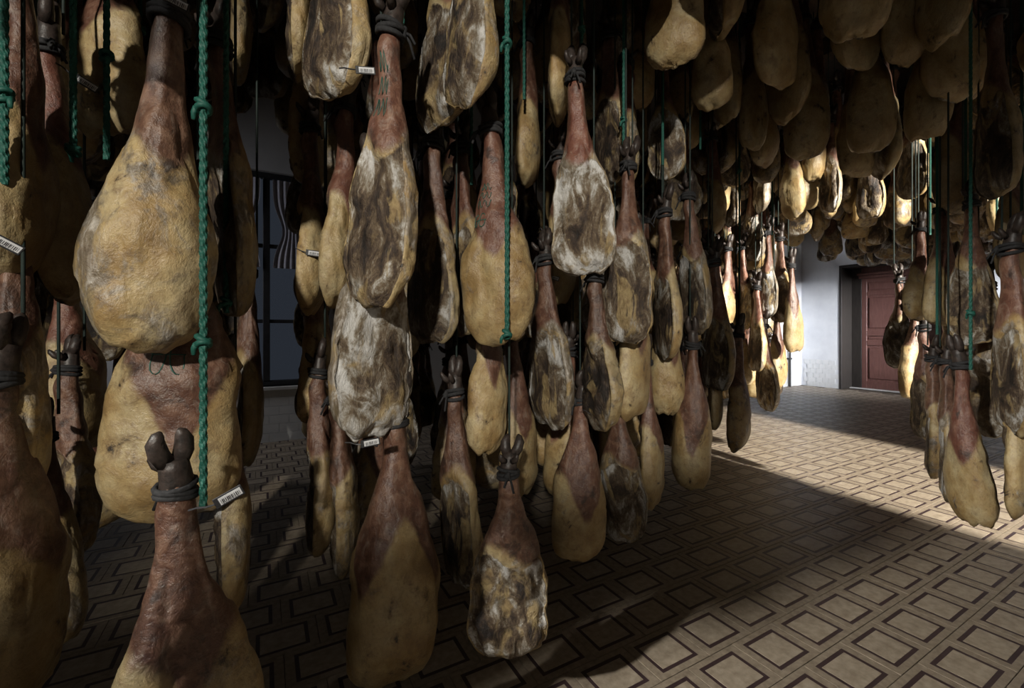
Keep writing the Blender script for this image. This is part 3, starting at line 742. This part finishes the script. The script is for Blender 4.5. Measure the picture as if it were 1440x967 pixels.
for n, (ut, vt, ub, vb, w, Y, turn, vm, look, label, group) in enumerate(KEYS):
    top = pix(ut, vt, Y); bot = pix(ub, vb, Y)
    d = bot - top
    if d.length > 1.02: top = bot - d.normalized() * 1.02; d = bot - top
    length = d.length
    al = math.atan((ub - CX) / F)
    wm = w * Y / F * math.cos(al) * (1.18 if group == G_R else 1.0)
    ph = math.radians(turn)
    near = Y < 1.9
    hm = Ham(100 + n, vm, lump=1.25 if near else 1.0, square=2.2 + (n * 37 % 10) / 10, flare=FLARE.get(n, .02 * (n % 3)), vd=VDEPTH.get(n, .20))
    me = hm.mesh(64, 52) if near else hm.mesh(40, 32)
    co = np.empty(len(me.vertices) * 3); me.vertices.foreach_get('co', co); co = co.reshape(-1, 3)
    pw = co[:, 0] * math.cos(ph) - co[:, 1] * math.sin(ph)
    ws = wm / (pw.max() - pw.min()); sg_ = 1 if math.sin(ph) >= 0 else -1; goal = math.pi / 2 * sg_
    for _ in range(9):      # a slim outline means the ham hangs edge on: turn it rather than squeeze it
        if ws >= .66 or abs(goal - ph) < .12: break
        ph += math.copysign(min(math.radians(10), abs(goal - ph)), goal - ph)
        pw = co[:, 0] * math.cos(ph) - co[:, 1] * math.sin(ph); ws = wm / (pw.max() - pw.min())
    ws = max(ws, .58)
    ds = ws
    if abs(math.sin(ph)) > .8: ws = max(.75, min(1.2, length / L0)) ; 
    else: ds = max(.7, min(1.15, length / L0)) if abs(math.sin(ph)) < .4 else ws
    e = hang_ham(top, length, ws, ds, 0, (0, 0), me, look, label, group, n * 7 + 3)
    q = Vector((0, 0, -1)).rotation_difference(d) @ Matrix.Rotation(face_cam(bot) + ph, 3, 'Z').to_quaternion()
    e.rotation_mode = 'QUATERNION'; e.rotation_quaternion = q
    EXTRA[n] = (e, hm, q, (ws, ds, length / L0), top)

# barcode tags, drawn out of the tie cord beside the hock: (key, u, v, roll degrees)
for n, u, v, roll in ((3, 10, 343, 32), (6, 121, 117, 25), (2, 322, 698, -25), (20, 514, 99, -6), (21, 521, 622, -8), (18, 441, 356, 5), (41, 779, 390, 20), (49, 841, 584, 8), (0, 246, 2, 12)):
    e, hm, q, sc, top = EXTRA[n]
    Y = KEYS[n][5]
    t = link('tag', TAG, None); tl = link('tag_label', TAGL, t)
    dd = {3: -.12, 0: -.05, 18: -.13, 21: -.14, 41: -.12, 49: -.11}.get(n, -.06)
    p = pix(u, v, Y + dd)
    Wm = Matrix.Translation(p) @ (Matrix.Rotation(face_cam(p), 4, 'Z') @ Matrix.Rotation(math.radians(roll), 4, 'Y')) @ Matrix.Diagonal((.85, .85, .85, 1))
    bpy.context.view_layer.update()
    t.parent = e; t.matrix_parent_inverse = (Matrix.Translation(top) @ q.to_matrix().to_4x4() @ Matrix.Diagonal((*sc, 1))).inverted()
    t.matrix_basis = Wm
    t['label'] = 'dark plastic tag with a white barcode label'

# green ink stamps on the skin: ribbons that lie on the ham surface
def stamp(n, t0, t1, th0, th1, seed, kind):
    e, hm, q, sc, top = EXTRA[n]; g = Geo(); r = random.Random(seed)
    strokes = []
    if kind == 'scrawl':
        for s in range(3):
            tb = t0 + (t1 - t0) * s / 3
            strokes.append([(tb + (t1 - t0) / 3.4 * (.5 + .5 * math.sin(k * 1.1 + s)), th0 + (th1 - th0) * k / 14) for k in range(15)])
    else:
        for cx_ in (.25, .75):
            strokes.append([((t0 + t1) / 2 + (t1 - t0) / 2 * math.sin(a), th0 + (th1 - th0) * (cx_ + .2 * math.cos(a))) for a in np.linspace(0, 5.6, 16)])
        strokes.append([((t0 + t1) / 2, th0 + (th1 - th0) * k / 6) for k in range(7)])
    for st in strokes:
        pts = [hm.point(a, b, .0006) for a, b in st]
        g.tube(pts, .0016, 5)
    o = link('ink_stamp', g.me('ink_stamp', [M_INK], True), e); o['label'] = 'green ink marks on the skin'
stamp(32, .28, .40, -2.3, -1.5, 1, 'scrawl'); stamp(32, .42, .48, -2.4, -1.7, 2, 'ring')
stamp(1, .40, .52, -1.9, -1.3, 3, 'ring'); stamp(20, .12, .36, 1.3, 2.1, 4, 'scrawl'); stamp(4, .30, .38, 1.2, 2.0, 5, 'ring')

# ------------------------------------------------------------------ fill: the further hams of each block
def clear_of(p, zlo, zhi, rad):
    for b, ln in ALLHAMS:
        if (b.x - p.x) ** 2 + (b.y - p.y) ** 2 < rad * rad and b.z < zhi - .12 and b.z + ln > zlo + .12:
            return False
    return True
KEEP = {
    51: 'very dark ham right of the grey ham face with a pink shank, top centre',
    52: 'dim ham right of the deeply shaded ham above the lowest mouldy face',
    55: 'very dark ham left of the dark pointed ham at the top',
    57: 'dim ham left of the grey shaded ham face right of the white mouldy one',
    58: 'dim ham right of the dim ham face above right of the white mouldy one',
    59: 'very dark ham left of the smooth shaded ham right of the half shadowed pale one',
    75: 'sliver of a very dark ham above the pale lit ham highest in the bright bundle',
    190: 'very dark ham below the yellow ham with brown veined skin behind a green rope',
    193: 'very dark ham above the dark slim ham beside the gap with the window',
    200: 'very dark ham above the shaded mouldy ham with a pale rim',
    201: 'very dark ham below the brown shanked slim ham tucked left of the bright cream ham',
    202: 'very dark ham right of the tall streaked ham face at the top',
    203: 'sliver of a very dark ham right of the tall streaked ham face at the top',
    204: 'dim ham left of the small golden ham directly under the smooth yellow pear shaped ham',
    205: 'very dark ham below the grey ham face with a pink shank',
    208: 'dim ham right of the dark mouldy ham just left of the lowest mouldy face',
    209: 'sliver of a half lit ham above the deeply shaded ham above the lowest mouldy face',
    211: 'dim ham above the thin brown ham right of the long green rope',
    212: 'half lit ham below the deeply shaded ham above the lowest mouldy face',
    213: 'very dark ham above the nearly black ham face in deep shade at the centre',
    215: 'very dark ham above the thin brown ham right of the long green rope',
    216: 'very dark ham left of the slim ham behind the dark oval face near the floor',
    218: 'very dark ham to the lower left of the dark pointed ham at the top',
    220: 'dim ham above the slim ham behind the dark oval face near the floor',
    221: 'dim ham above the grey shaded ham face right of the white mouldy one',
    223: 'very dark ham above the dim ham face above right of the white mouldy one',
    224: 'very dark ham above the slim ham behind the dark oval face near the floor',
    226: 'very dark ham below the speckled ham with a green rope hanging down its middle',
    227: 'very dark ham above the speckled ham with a green rope hanging down its middle',
    229: 'very dark ham above the thin lit ham deep in the bright bundle at mid height',
    230: 'very dark ham left of the pale lit ham highest in the bright bundle',
    231: 'very dark ham below the dark narrow ham beside the smooth shaded one',
    291: 'very dark ham left of the bright pale ham, rightmost lit one over the aisle',
    307: 'sliver of a dim ham to the lower right of the bright pale ham',
    344: 'dim ham right of the narrow dark ham seen edge on near the bottom left corner',
    345: 'half lit ham above the broad yellow ham with a brown V of skin',
    346: 'very dark ham right of the brown ham cut by the left picture edge',
    350: 'sliver of a very dark ham left of the pale cream ham edge at the top',
    351: 'dim ham left of the pale cream ham edge at the top',
    355: 'very dark ham above the pale cream ham edge at the top',
    357: 'sliver of a dim ham below the slender yellow and black ham with a barcode tag',
    358: 'very dark ham right of the small dim ham below the tall streaked face',
    360: 'dim ham above the dark mouldy ham just left of the lowest mouldy face',
    363: 'dim ham above the grey ham face with a pink shank, top centre',
    364: 'very dark ham right of the shaded mouldy ham with a pale rim',
    366: 'very dark ham above the shadowed streaked ham face between two pale hams at mid height',
    370: 'half lit ham below the thin brown ham right of the long green rope',
    371: 'very dark ham half hidden behind the thin brown ham right of the long green rope',
    373: 'sliver of a dim ham above the deeply shaded ham above the lowest mouldy face',
    374: 'very dark ham below the dim ham face above right of the white mouldy one',
    375: 'very dark ham to the lower right of the grey ham face with a pink shank',
    377: 'sliver of a very dark ham above the smooth brown and yellow ham',
    379: 'very dark ham left of the dim ham face above right of the white mouldy one',
    385: 'sliver of a dim ham above the slim streaked ham right of the grey shaded face',
    386: 'very dark ham above the grey shaded ham face right of the white mouldy one',
    387: 'very dark ham left of the speckled ham with a green rope hanging down its middle',
    388: 'dim ham above the round brown ham at mid height where the rows meet the aisle',
    389: 'sliver of a dim ham left of the white mouldy ham with two hoofs above',
    390: 'very dark ham above the grey ham face with a pale flank where the aisle begins',
    391: 'very dark ham below the smooth shaded ham right of the half shadowed pale one',
    392: 'very dark ham left of the pale lit ham low and deep in the bright bundle',
    393: 'sliver of a very dark ham below the pale lit ham highest in the bright bundle',
    395: 'very dark ham right of the speckled ham with a green rope hanging down its middle',
    435: 'dim ham right of the oval silvery lit ham, second from the left over the aisle',
    443: 'dim ham below the oval silvery lit ham, second from the left over the aisle',
    459: 'sliver of a very dark ham below the bright pale ham',
    497: 'very dark ham below the brown ham cut by the left picture edge',
    502: 'very dark ham right of the yellow ham with brown veined skin behind a green rope',
    503: 'very dark ham to the upper left of the pale cream ham edge at the top',
    511: 'very dark ham left of the small mouldy ham at the top beside the dark gap',
    516: 'sliver of a very dark ham right of the slim ham low in shade',
    519: 'very dark ham left of the grey ham face with a pink shank, top centre',
    520: 'very dark ham above the small golden ham directly under the smooth yellow pear shaped ham',
    526: 'sliver of a dim ham below the grey ham face with a pink shank, top centre',
    528: 'sliver of a dim ham left of the smooth brown and yellow ham',
    529: 'very dark ham left of the grey shaded ham face right of the white mouldy one',
    531: 'very dark ham right of the thin brown ham right of the long green rope',
    532: 'very dark ham left of the nearly black ham face in deep shade at the centre',
    535: 'sliver of a half lit ham right of the grey ham face with a pink shank',
    550: 'dim ham above the grey ham face with a pale flank where the aisle begins',
    569: 'sliver of a dim ham below the white mouldy ham with two hoofs above',
    570: 'dim ham above the slim pale ham left of the brightest white streaked one',
    571: 'very dark ham left of the bright blocky yellow ham, leftmost lit one over the aisle',
    574: 'half lit ham right of the white mouldy ham with two hoofs above',
    579: 'very dark ham above the bright blocky yellow ham, leftmost lit one over the aisle',
    599: 'half lit ham below the oval silvery lit ham, second from the left over the aisle',
    607: 'dim ham below the oval silvery lit ham',
    619: 'sliver of a very dark ham to the lower left of the bright pale ham',
    658: 'dim ham above the slim streaked ham just right of the largest pale ham',
    659: 'very dark ham left of the pale cream ham edge at the top',
    663: 'very dark ham below the pale cream ham edge at the top',
    665: 'very dark ham above the slim glossy ham at the left of the white crusted face',
    666: 'very dark ham left of the slender yellow and black ham with a barcode tag',
    667: 'sliver of a very dark ham above the small dim ham below the tall streaked face',
    670: 'sliver of a very dark ham below the tall streaked ham face at the top',
    672: 'very dark ham left of the deeply shaded ham above the lowest mouldy face',
    674: 'very dark ham to the lower left of the grey ham face with a pink shank',
    675: 'very dark ham below the grey ham face with a pink shank, top centre',
    679: 'sliver of a very dark ham right of the pale cream ham edge at the top',
    683: 'dim ham left of the thin brown ham right of the long green rope',
    684: 'sliver of a very dark ham above the deeply shaded ham above the lowest mouldy face',
    685: 'sliver of a very dark ham left of the smooth brown and yellow ham',
    686: 'very dark ham below the thin brown ham right of the long green rope',
    687: 'sliver of a dim ham below the thin brown ham right of the long green rope',
    695: 'sliver of a very dark ham left of the dark pointed ham at the top',
    696: 'sliver of a dim ham above the slim tan ham right of the nearly black face',
    702: 'very dark ham left of the slim orange ham in the bright bundle at mid height',
    722: 'half lit ham above the thin lit ham deep in the bright bundle at mid height',
    727: 'sliver of a very dark ham above the white mouldy ham with two hoofs above',
    730: 'sliver of a dim ham above the thin lit tan ham low in the bright bundle',
    732: 'sliver of a bright ham below the thin lit tan ham low in the bright bundle',
    734: 'sliver of a bright ham right of the white mouldy ham with two hoofs above',
    739: 'very dark ham below the small grey white ham at the left end over the aisle',
    747: 'sliver of a dim ham to the lower left of the bright blocky yellow ham',
    751: 'sliver of a half lit ham to the lower right of the bright blocky yellow ham',
    763: 'sliver of a dim ham right of the bright blocky yellow ham',
    775: 'dim ham to the lower right of the oval silvery lit ham',
    800: 'sliver of a dim ham above the broad yellow ham with a brown V of skin',
    811: 'very dark ham left of the small dim ham below the tall streaked face',
    815: 'very dark ham above the small dim ham below the tall streaked face',
    824: 'very dark ham above the dark mouldy ham just left of the lowest mouldy face',
    831: 'very dark ham left of the thin brown ham right of the long green rope',
    835: 'sliver of a very dark ham below the grey ham face with a pink shank',
    836: 'very dark ham above the deeply shaded ham above the lowest mouldy face',
    838: 'very dark ham left of the slim streaked ham right of the grey shaded face',
    843: 'very dark ham left of the dark narrow ham beside the smooth shaded one',
    854: 'sliver of a very dark ham below the dark narrow ham beside the smooth shaded one',
    855: 'very dark ham above the slim streaked ham right of the grey shaded face',
    886: 'very dark ham left of the white mouldy ham with two hoofs above',
    892: 'sliver of a dim ham left of the dark ham behind the bright pointed one',
    893: 'sliver of a bright ham above the dark ham behind the bright pointed one',
    898: 'sliver of a dim ham right of the white mouldy ham with two hoofs above',
    911: 'sliver of a dim ham below the bright blocky yellow ham',
    919: 'sliver of a bright ham below the bright blocky yellow ham',
    959: 'sliver of a very dark ham below the pale cream ham edge at the top',
    964: 'sliver of a dim ham above the slim ham low in shade',
    971: 'sliver of a very dark ham left of the grey ham face with a pink shank',
    976: 'very dark ham below the shadowed streaked ham face between two pale hams at mid height',
    995: 'very dark ham right of the grey ham face with a pink shank',
    1038: 'sliver of a half lit ham below the white mouldy ham with two hoofs above',
    1063: 'sliver of a dim ham half hidden behind the white mouldy ham with two hoofs above',
    1067: 'sliver of a half lit ham below the bright blocky yellow ham',
    1340: 'very dark ham right of the second dark ham at the top edge over the aisle',
    1346: 'very dark ham above the dark rounded ham below the one with the pale tip',
    1348: 'very dark ham above the small grey white ham at the left end over the aisle',
    1350: 'very dark ham above the pale lit ham highest in the bright bundle',
    1380: 'very dark ham right of the pale lit ham highest in the bright bundle',
    1382: 'very dark ham half hidden behind the pale lit ham highest in the bright bundle',
    1414: 'very dark ham to the upper left of the white mouldy ham with two hoofs above',
    1476: 'sliver of a very dark ham left of the white mouldy ham with two hoofs above',
    1532: 'dim ham right of the bright blocky yellow ham, leftmost lit one over the aisle',
    1617: 'very dark ham above the large dark streaked ham at the upper right corner',
    1618: 'sliver of a dim ham half hidden behind the bright pale ham',
    1620: 'bright ham below the bright pale ham, rightmost lit one over the aisle',
    1621: 'very dark ham below the dark ham between the two at the top edge',
    1646: 'sliver of a very dark ham to the lower right of the bright pale ham',
    1647: 'sliver of a very dark ham right of the bright pale ham',
    1648: 'sliver of a dim ham right of the bright pale ham',
    1654: 'dim ham below the bright blocky yellow ham, leftmost lit one over the aisle',
    1677: 'very dark ham right of the broad dark ham with a pale lower edge',
    1678: 'dim ham left of the small bright cream ham far back at the right picture edge',
    1738: 'very dark ham below the small bright cream ham far back at the right picture edge',
    1742: 'very dark ham above the bright slim shouldered yellow ham',
    1743: 'sliver of a very dark ham above the bright pale ham',
    1768: 'sliver of a dim ham below the bright pale ham',
    1774: 'dim ham left of the bright slim shouldered yellow ham',
    1776: 'dim ham right of the yellow rimmed ham next to the brightest white streaked one',
    1834: 'very dark ham to the upper left of the bright slim shouldered yellow ham',
    1838: 'dim ham above the smooth brown ham in front of the white wall by the pipe',
    1866: 'dim ham to the upper left of the bright slim shouldered yellow ham',
    1868: 'very dark ham left of the bright slim shouldered yellow ham',
    1888: 'sliver of a dim ham below the large dark streaked ham at the upper right corner',
    1890: 'sliver of a dim ham right of the bright slim shouldered yellow ham',
    1892: 'sliver of a very dark ham above the bright slim shouldered yellow ham',
    1894: 'sliver of a dim ham to the upper left of the bright slim shouldered yellow ham',
    1896: 'sliver of a dim ham below the bright pale ham, rightmost lit one over the aisle',
    1898: 'sliver of a very dark ham left of the bright slim shouldered yellow ham',
    1920: 'sliver of a very dark ham above the dull yellow ham under the round mouldy one',
    1922: 'sliver of a dim ham to the upper right of the bright slim shouldered yellow ham',
    1926: 'sliver of a dim ham above the bright slim shouldered yellow ham',
    1928: 'sliver of a dim ham left of the bright slim shouldered yellow ham',
    1950: 'sliver of a very dark ham right of the bright slim shouldered yellow ham',
    1956: 'sliver of a dim ham to the lower left of the bright pale ham',
    1958: 'sliver of a dim ham below the oval silvery lit ham',
    1988: 'sliver of a dim ham half hidden behind the bright slim shouldered yellow ham',
    2048: 'sliver of a dim ham above the dull yellow ham under the round mouldy one',
}
rf = random.Random(11)
fill_id = 0; call_id = 0; REST = []
COLUMNS = {}
def fill(x, y, zb, zone, label, group, cond=None):
    global fill_id, call_id
    fid = call_id; call_id += 1
    p = Vector((x + rf.uniform(-.07, .07), y + rf.uniform(-.07, .07), 0))
    ln = rf.uniform(.78, .95); zb = zb + rf.uniform(-.08, .08); rz = rf.uniform(0, 6.28); ws = rf.uniform(.85, 1.1); pi = rf.randrange(8)
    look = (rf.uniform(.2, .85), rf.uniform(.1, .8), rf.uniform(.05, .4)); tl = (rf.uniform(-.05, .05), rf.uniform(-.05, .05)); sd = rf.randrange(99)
    if not clear_of(p, zb, zb + ln, .24 if zone != 'aisle' else .22): return
    if cond and not cond(p, zb, ln): return
    old = fill_id; fill_id += 1
    if KEEP is not None:
        if fid not in KEEP:
            REST.append((p.x, p.y, zb + ln, ln, ws, rz, tl, pi)); return
        label = KEEP[fid]
    e = hang_ham((p.x, p.y, zb + ln), ln, ws, ws, rz, tl, PM[pi], look, label, group, sd)
    e['fid'] = fid; e['old'] = old
    key = (round(x, 1), round(y, 1))
    c = COLUMNS.setdefault(key, [p.x, p.y, 9.0, zone]); c[2] = min(c[2], zb + ln - .1)

def left_ok(p, zb, ln):
    q = unpix(p + Vector((0, 0, zb + ln * .3)))
    if q is None: return True
    u, v, Y = q; r = .17 / Y * F
    if Y < 1.5: return False
    if 352 - r < u < 398 + r and 190 < v + r and v - r < 720: return False      # view to the window stays open
    if u > 990 and v > 420 - 0 and Y > 2.4 and (u + r > 1100 or v + ln * .3 / Y * F > 560): return False
    if u + r > 1108 and v > 330: return False
    if u + r > 1082 and v > 130 and Y < 4.9: return False
    if u - .3 * r > 1000 and v > 150 and Y < 4.35: return False
    return True
for iy in range(7):
    for ix in range(-9, 41):
        x = ix * .345 + (.17 if iy % 2 else 0); y = 1.85 + iy * .37
        if ix > 9: x = 3.3 + (ix - 9) * .23 + (.11 if iy % 2 else 0); y = 2.1 + iy * .30
        for tier in range(4):
            zb = (.38, 1.16, 1.95, 2.75)[tier]
            if x > 8.2 - iy * .1: continue
            nm = 'left'
            if x < 1.2: lb, gr = ('unseen cured ham above the left rows', 'hams deep in the left rows')
            elif x < 3.6: lb, gr = ('shadowed cured ham deep in the rows at the centre', 'hams deep in the centre rows')
            else: lb, gr = ('small lit or dim ham in the crowded bundle left of the white wall', 'hams of the far left rows')
            fill(x, y, zb, nm, lb, gr, left_ok)

def high_ok(p, zb, ln):
    q = unpix(p + Vector((0, 0, zb)))
    return q is None or q[1] < -15
for iy in range(4):  # unseen hams above the view, added to shade the rows and floor below
    for ix in range(-6, 8):
        for tier in range(3):
            fill(ix * .36 + .18 * (iy % 2), .95 + iy * .30, 1.9 + tier * .62, 'left', 'unseen cured ham above the left rows', 'hams deep in the left rows', high_ok)

def aisle_ok(p, zb, ln):
    q = unpix(p + Vector((0, 0, zb)))
    return q is not None and q[2] > 2.0 and q[0] > 960 and not (3.75 < p.x < 5.75 and p.y < 2.6)
for ix in range(30):
    for iy in range(-3, 12):
        for tier in range(2):
            x = 2.4 + ix * .29; y = -.4 + iy * .36 + (.18 if ix % 2 else 0)
            if x > 10.2: continue
            fill(x, y, (2.52 if x < 5.6 else 2.38) + tier * .82, 'aisle', ('dark cured ham in the high rows over the near aisle', 'dark cured ham in the high rows over the far aisle')[x > 6], ('hams of the high near rows', 'hams of the high far rows')[x > 6], aisle_ok)

def right_ok(p, zb, ln):
    q = unpix(p + Vector((0, 0, zb)))
    if q is None: return False
    return q[0] > 1330 and q[2] > 2.3
for ix in range(2):
    for iy in range(-4, 4):
        for tier in range(4):
            fill(3.2 + ix * .42, -.9 + iy * .40 + .2 * (ix % 2), (.35, 1.1, 1.85, 2.6)[tier], 'right', 'dim cured ham at the back of the cluster right of the aisle', 'hams behind the right cluster', right_ok)

if REST:     # the many hams further in, with the added unseen ones overhead: too dark and too crowded to tell apart
    LOW = []
    for p in PROTO:
        me = Ham(*p).mesh(20, 16)
        vv = np.empty(len(me.vertices) * 3); me.vertices.foreach_get('co', vv)
        at = {}
        for nm in ('face', 'skin', 'core'):
            a_ = np.empty(len(me.vertices), dtype=np.float32); me.attributes[nm].data.foreach_get('value', a_); at[nm] = a_
        LOW.append((vv.reshape(-1, 3), [tuple(q.vertices) for q in me.polygons], at)); bpy.data.meshes.remove(me)
    V, Fc, AT, b0 = [], [], {'face': [], 'skin': [], 'core': []}, 0
    for x, y, zt, ln, ws, rz, tl, pi in REST:
        vv, ff, at = LOW[pi]
        R = np.array((Matrix.Rotation(rz, 3, 'Z') @ Matrix.Rotation(tl[1], 3, 'Y') @ Matrix.Rotation(tl[0], 3, 'X') @ Matrix.Diagonal((ws, ws, ln / L0))))
        V.append(vv @ R.T + np.array((x, y, zt))); Fc.extend(tuple(b0 + k for k in f) for f in ff); b0 += len(vv)
        for nm in AT: AT[nm].append(at[nm])
    me = mesh('ham_rows', np.vstack(V), Fc, True, [M_HAM])
    for nm in AT: me.attributes.new(nm, 'FLOAT', 'POINT').data.foreach_set('value', np.concatenate(AT[nm]))
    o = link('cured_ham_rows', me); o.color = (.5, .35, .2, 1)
    tag(o, 'crowded cured hams lost in the dark behind and above the nearer rows', 'ham', None, 'stuff')

# ------------------------------------------------------------------ ropes
def rope_mesh(length, seen, r0=.0095, pitch=.075):
    """three-strand laid rope hanging from z = 0 to z = -length; laid strands on the lower 'seen' metres"""
    nk = 12; V = []; fs = []; zs = []
    z = 0.0
    while z > -length:
        zs.append(z); z -= .0052 if -z > length - seen else .05
    zs.append(-length); nr = len(zs) - 1
    for z in zs:
        for k in range(nk):
            th = 2 * math.pi * k / nk
            rr = r0 * (.62 + .46 * abs(math.cos(1.5 * (th - 2 * math.pi * z / pitch))))
            V.append((rr * math.cos(th), rr * math.sin(th), z))
    for i in range(nr):
        for k in range(nk):
            k2 = (k + 1) % nk
            fs.append((i * nk + k, (i + 1) * nk + k, (i + 1) * nk + k2, i * nk + k2))
    fs.append(tuple(range(nk))); fs.append(tuple(nr * nk + k for k in reversed(range(nk))))
    return mesh('rope', V, fs, False, [M_ROPE])
def knot_mesh():
    g = Geo()
    for k in range(2):
        pts = [(math.cos(t) * .011, math.sin(t) * .011, .006 * math.sin(t + 2 * k) + (k - .5) * .012) for t in np.linspace(0, 2 * math.pi, 13)]
        g.tube(pts,   .0062, 7, cap=False)
    g.tube([(.012, 0, -.004), (.016, -.008, -.014), (.017, -.009, -.028)], [.006, .006, .004], 6)
    return g.me('knot', [M_ROPE], True)
KNOT = knot_mesh()
ROPES = [  # u, lower v, Y, knots at v, label
 (6, 260, .96, (135,), 'thick green rope at the very left picture edge'),
 (50, 300, 1.30, (), 'green rope behind the slim red shanked ham'),
 (103, 215, 1.12, (210,), 'green rope ending in a knot before the slim red shanked ham'),
 (150, 225, 1.20, (80,), 'green rope with a small knot before the yellow ham, top left'),
 (36, 452, 1.30, (430,), 'green rope with a knot beside the mould crusted ham at the left edge'),
 (286, 712, .93, (150, 480), 'long green rope hanging before the right side of the largest pale ham'),
 (713, 472, 1.38, (60, 470), 'long green rope before the smooth yellow pear shaped ham'),
 (737, 140, 1.95, (), 'thin green rope left of the slim pale yellow ham edge'),
 (818, 150, 1.90, (40,), 'thin green rope right of the slim pale yellow ham edge'),
 (877, 262, 1.98, (170,), 'bright thin green rope above the grey shaded ham face'),
 (932, 232, 2.35, (), 'green rope hanging down the middle of the speckled ham'),
 (318, 440, 1.28, (425,), 'green rope right of the largest pale ham ending in a knot'),
 (566, 60, 1.40, (), 'green rope behind the black tied stamped shank'),
 (425, 330, 1.95, (), 'green rope right of the dark window gap'),
 (663, 260, 1.80, (), 'dark green rope left of the smooth yellow pear shaped ham'),
 (197, 110, 1.55, (40,), 'thin green rope behind the thick brown shank'),
 (1040, 420, 3.40, (240,), 'green rope left of the bright bundle'),
 (1086, 330, 3.80, (), 'green rope in the bright bundle beside the white mouldy ham'),
 (1342, 235, 2.90, (215,), 'green rope with a tag high in the right cluster'),
 (1365, 520, 2.10, (440,), 'long green rope before the broad greyish ham in the right cluster'),
 (1318, 470, 2.52, (), 'dark green rope beside the egg shaped yellow ham'),
 (1402, 365, 3.00, (), 'green rope beside the small bright cream ham'),
 (1437, 330, 2.30, (), 'green rope at the right picture edge'),
 (1358, 300, 2.50, (), 'dark green rope at the upper right'),
 (985, 210, 2.60, (), 'green rope right of the speckled ham'),
 (1308, 330, 3.20, (), 'green rope above the bright slim shouldered ham'),
]
for u, v1, Y, kn, lb in ROPES:
    bot = pix(u, v1, Y)
    o = link('green_rope', rope_mesh(ZC - .2 - bot.z, (v1 + 40) / F * Y if Y < 2.2 else 0, .0075 if Y < 1.4 else .0065)); o.location = (bot.x, bot.y, ZC - .2)
    tag(o, lb, 'rope', 'green hanging ropes')
    for v in kn:
        p = pix(u, v, Y); q = link('knot', KNOT, o); q.location = (0, 0, p.z - o.location.z); q.rotation_euler = (0, 0, u)
# plain hanging cords that carry the remaining columns of hams
UNIT = Geo().tube([(0, 0, 0), (0, 0, -1)], .0042, 6).me('rope', [M_CORD2], True)
for n, (ut, vt, ub, vb, w, Y, *_r) in enumerate(KEYS):
    if n in (0, 2, 3, 32): continue
    e = EXTRA[n]; top = e[4]; p = top + Vector((0, 0, -.07 * e[3][2])) + FW * .045
    o = link('hanging_cord', UNIT); o.location = (p.x, p.y, ZC - .2); o.scale = (1, 1, ZC - .2 - p.z)
    lb = _r[3]; lb = lb if len(lb.split()) <= 12 else lb.split(',')[0]
    tag(o, 'dark cord carrying the ' + ' '.join(lb.split()[:12]), 'cord', 'cords that carry the near hams')
for key, (x, y, z, zone) in COLUMNS.items():
    o = link('hanging_cord', UNIT); o.location = (x + .05, y + .03, ZC - .2); o.scale = (1, 1, ZC - .2 - z)
    tag(o, {'left': 'thin dark green cord between the hams deep in the left rows', 'aisle': 'thin dark green cord among the high rows over the aisle', 'right': 'thin dark green cord behind the right cluster'}[zone], 'cord', {'left': 'cords of the left rows', 'aisle': 'cords of the high rows', 'right': 'cords of the right cluster'}[zone])
print('HAMS', len(ALLHAMS), 'fill', fill_id)
for n, k in enumerate(KEYS):
    b, ln = ALLHAMS[n]
    if not .66 < ln < 1.02 or b.z < .08 or EXTRA[n][3][0] < .6 or EXTRA[n][3][0] > 1.3: print('KEY', n, k[0:6], 'len %.2f z %.2f w %.2f' % (ln, b.z, EXTRA[n][3][0]), k[9][:50])
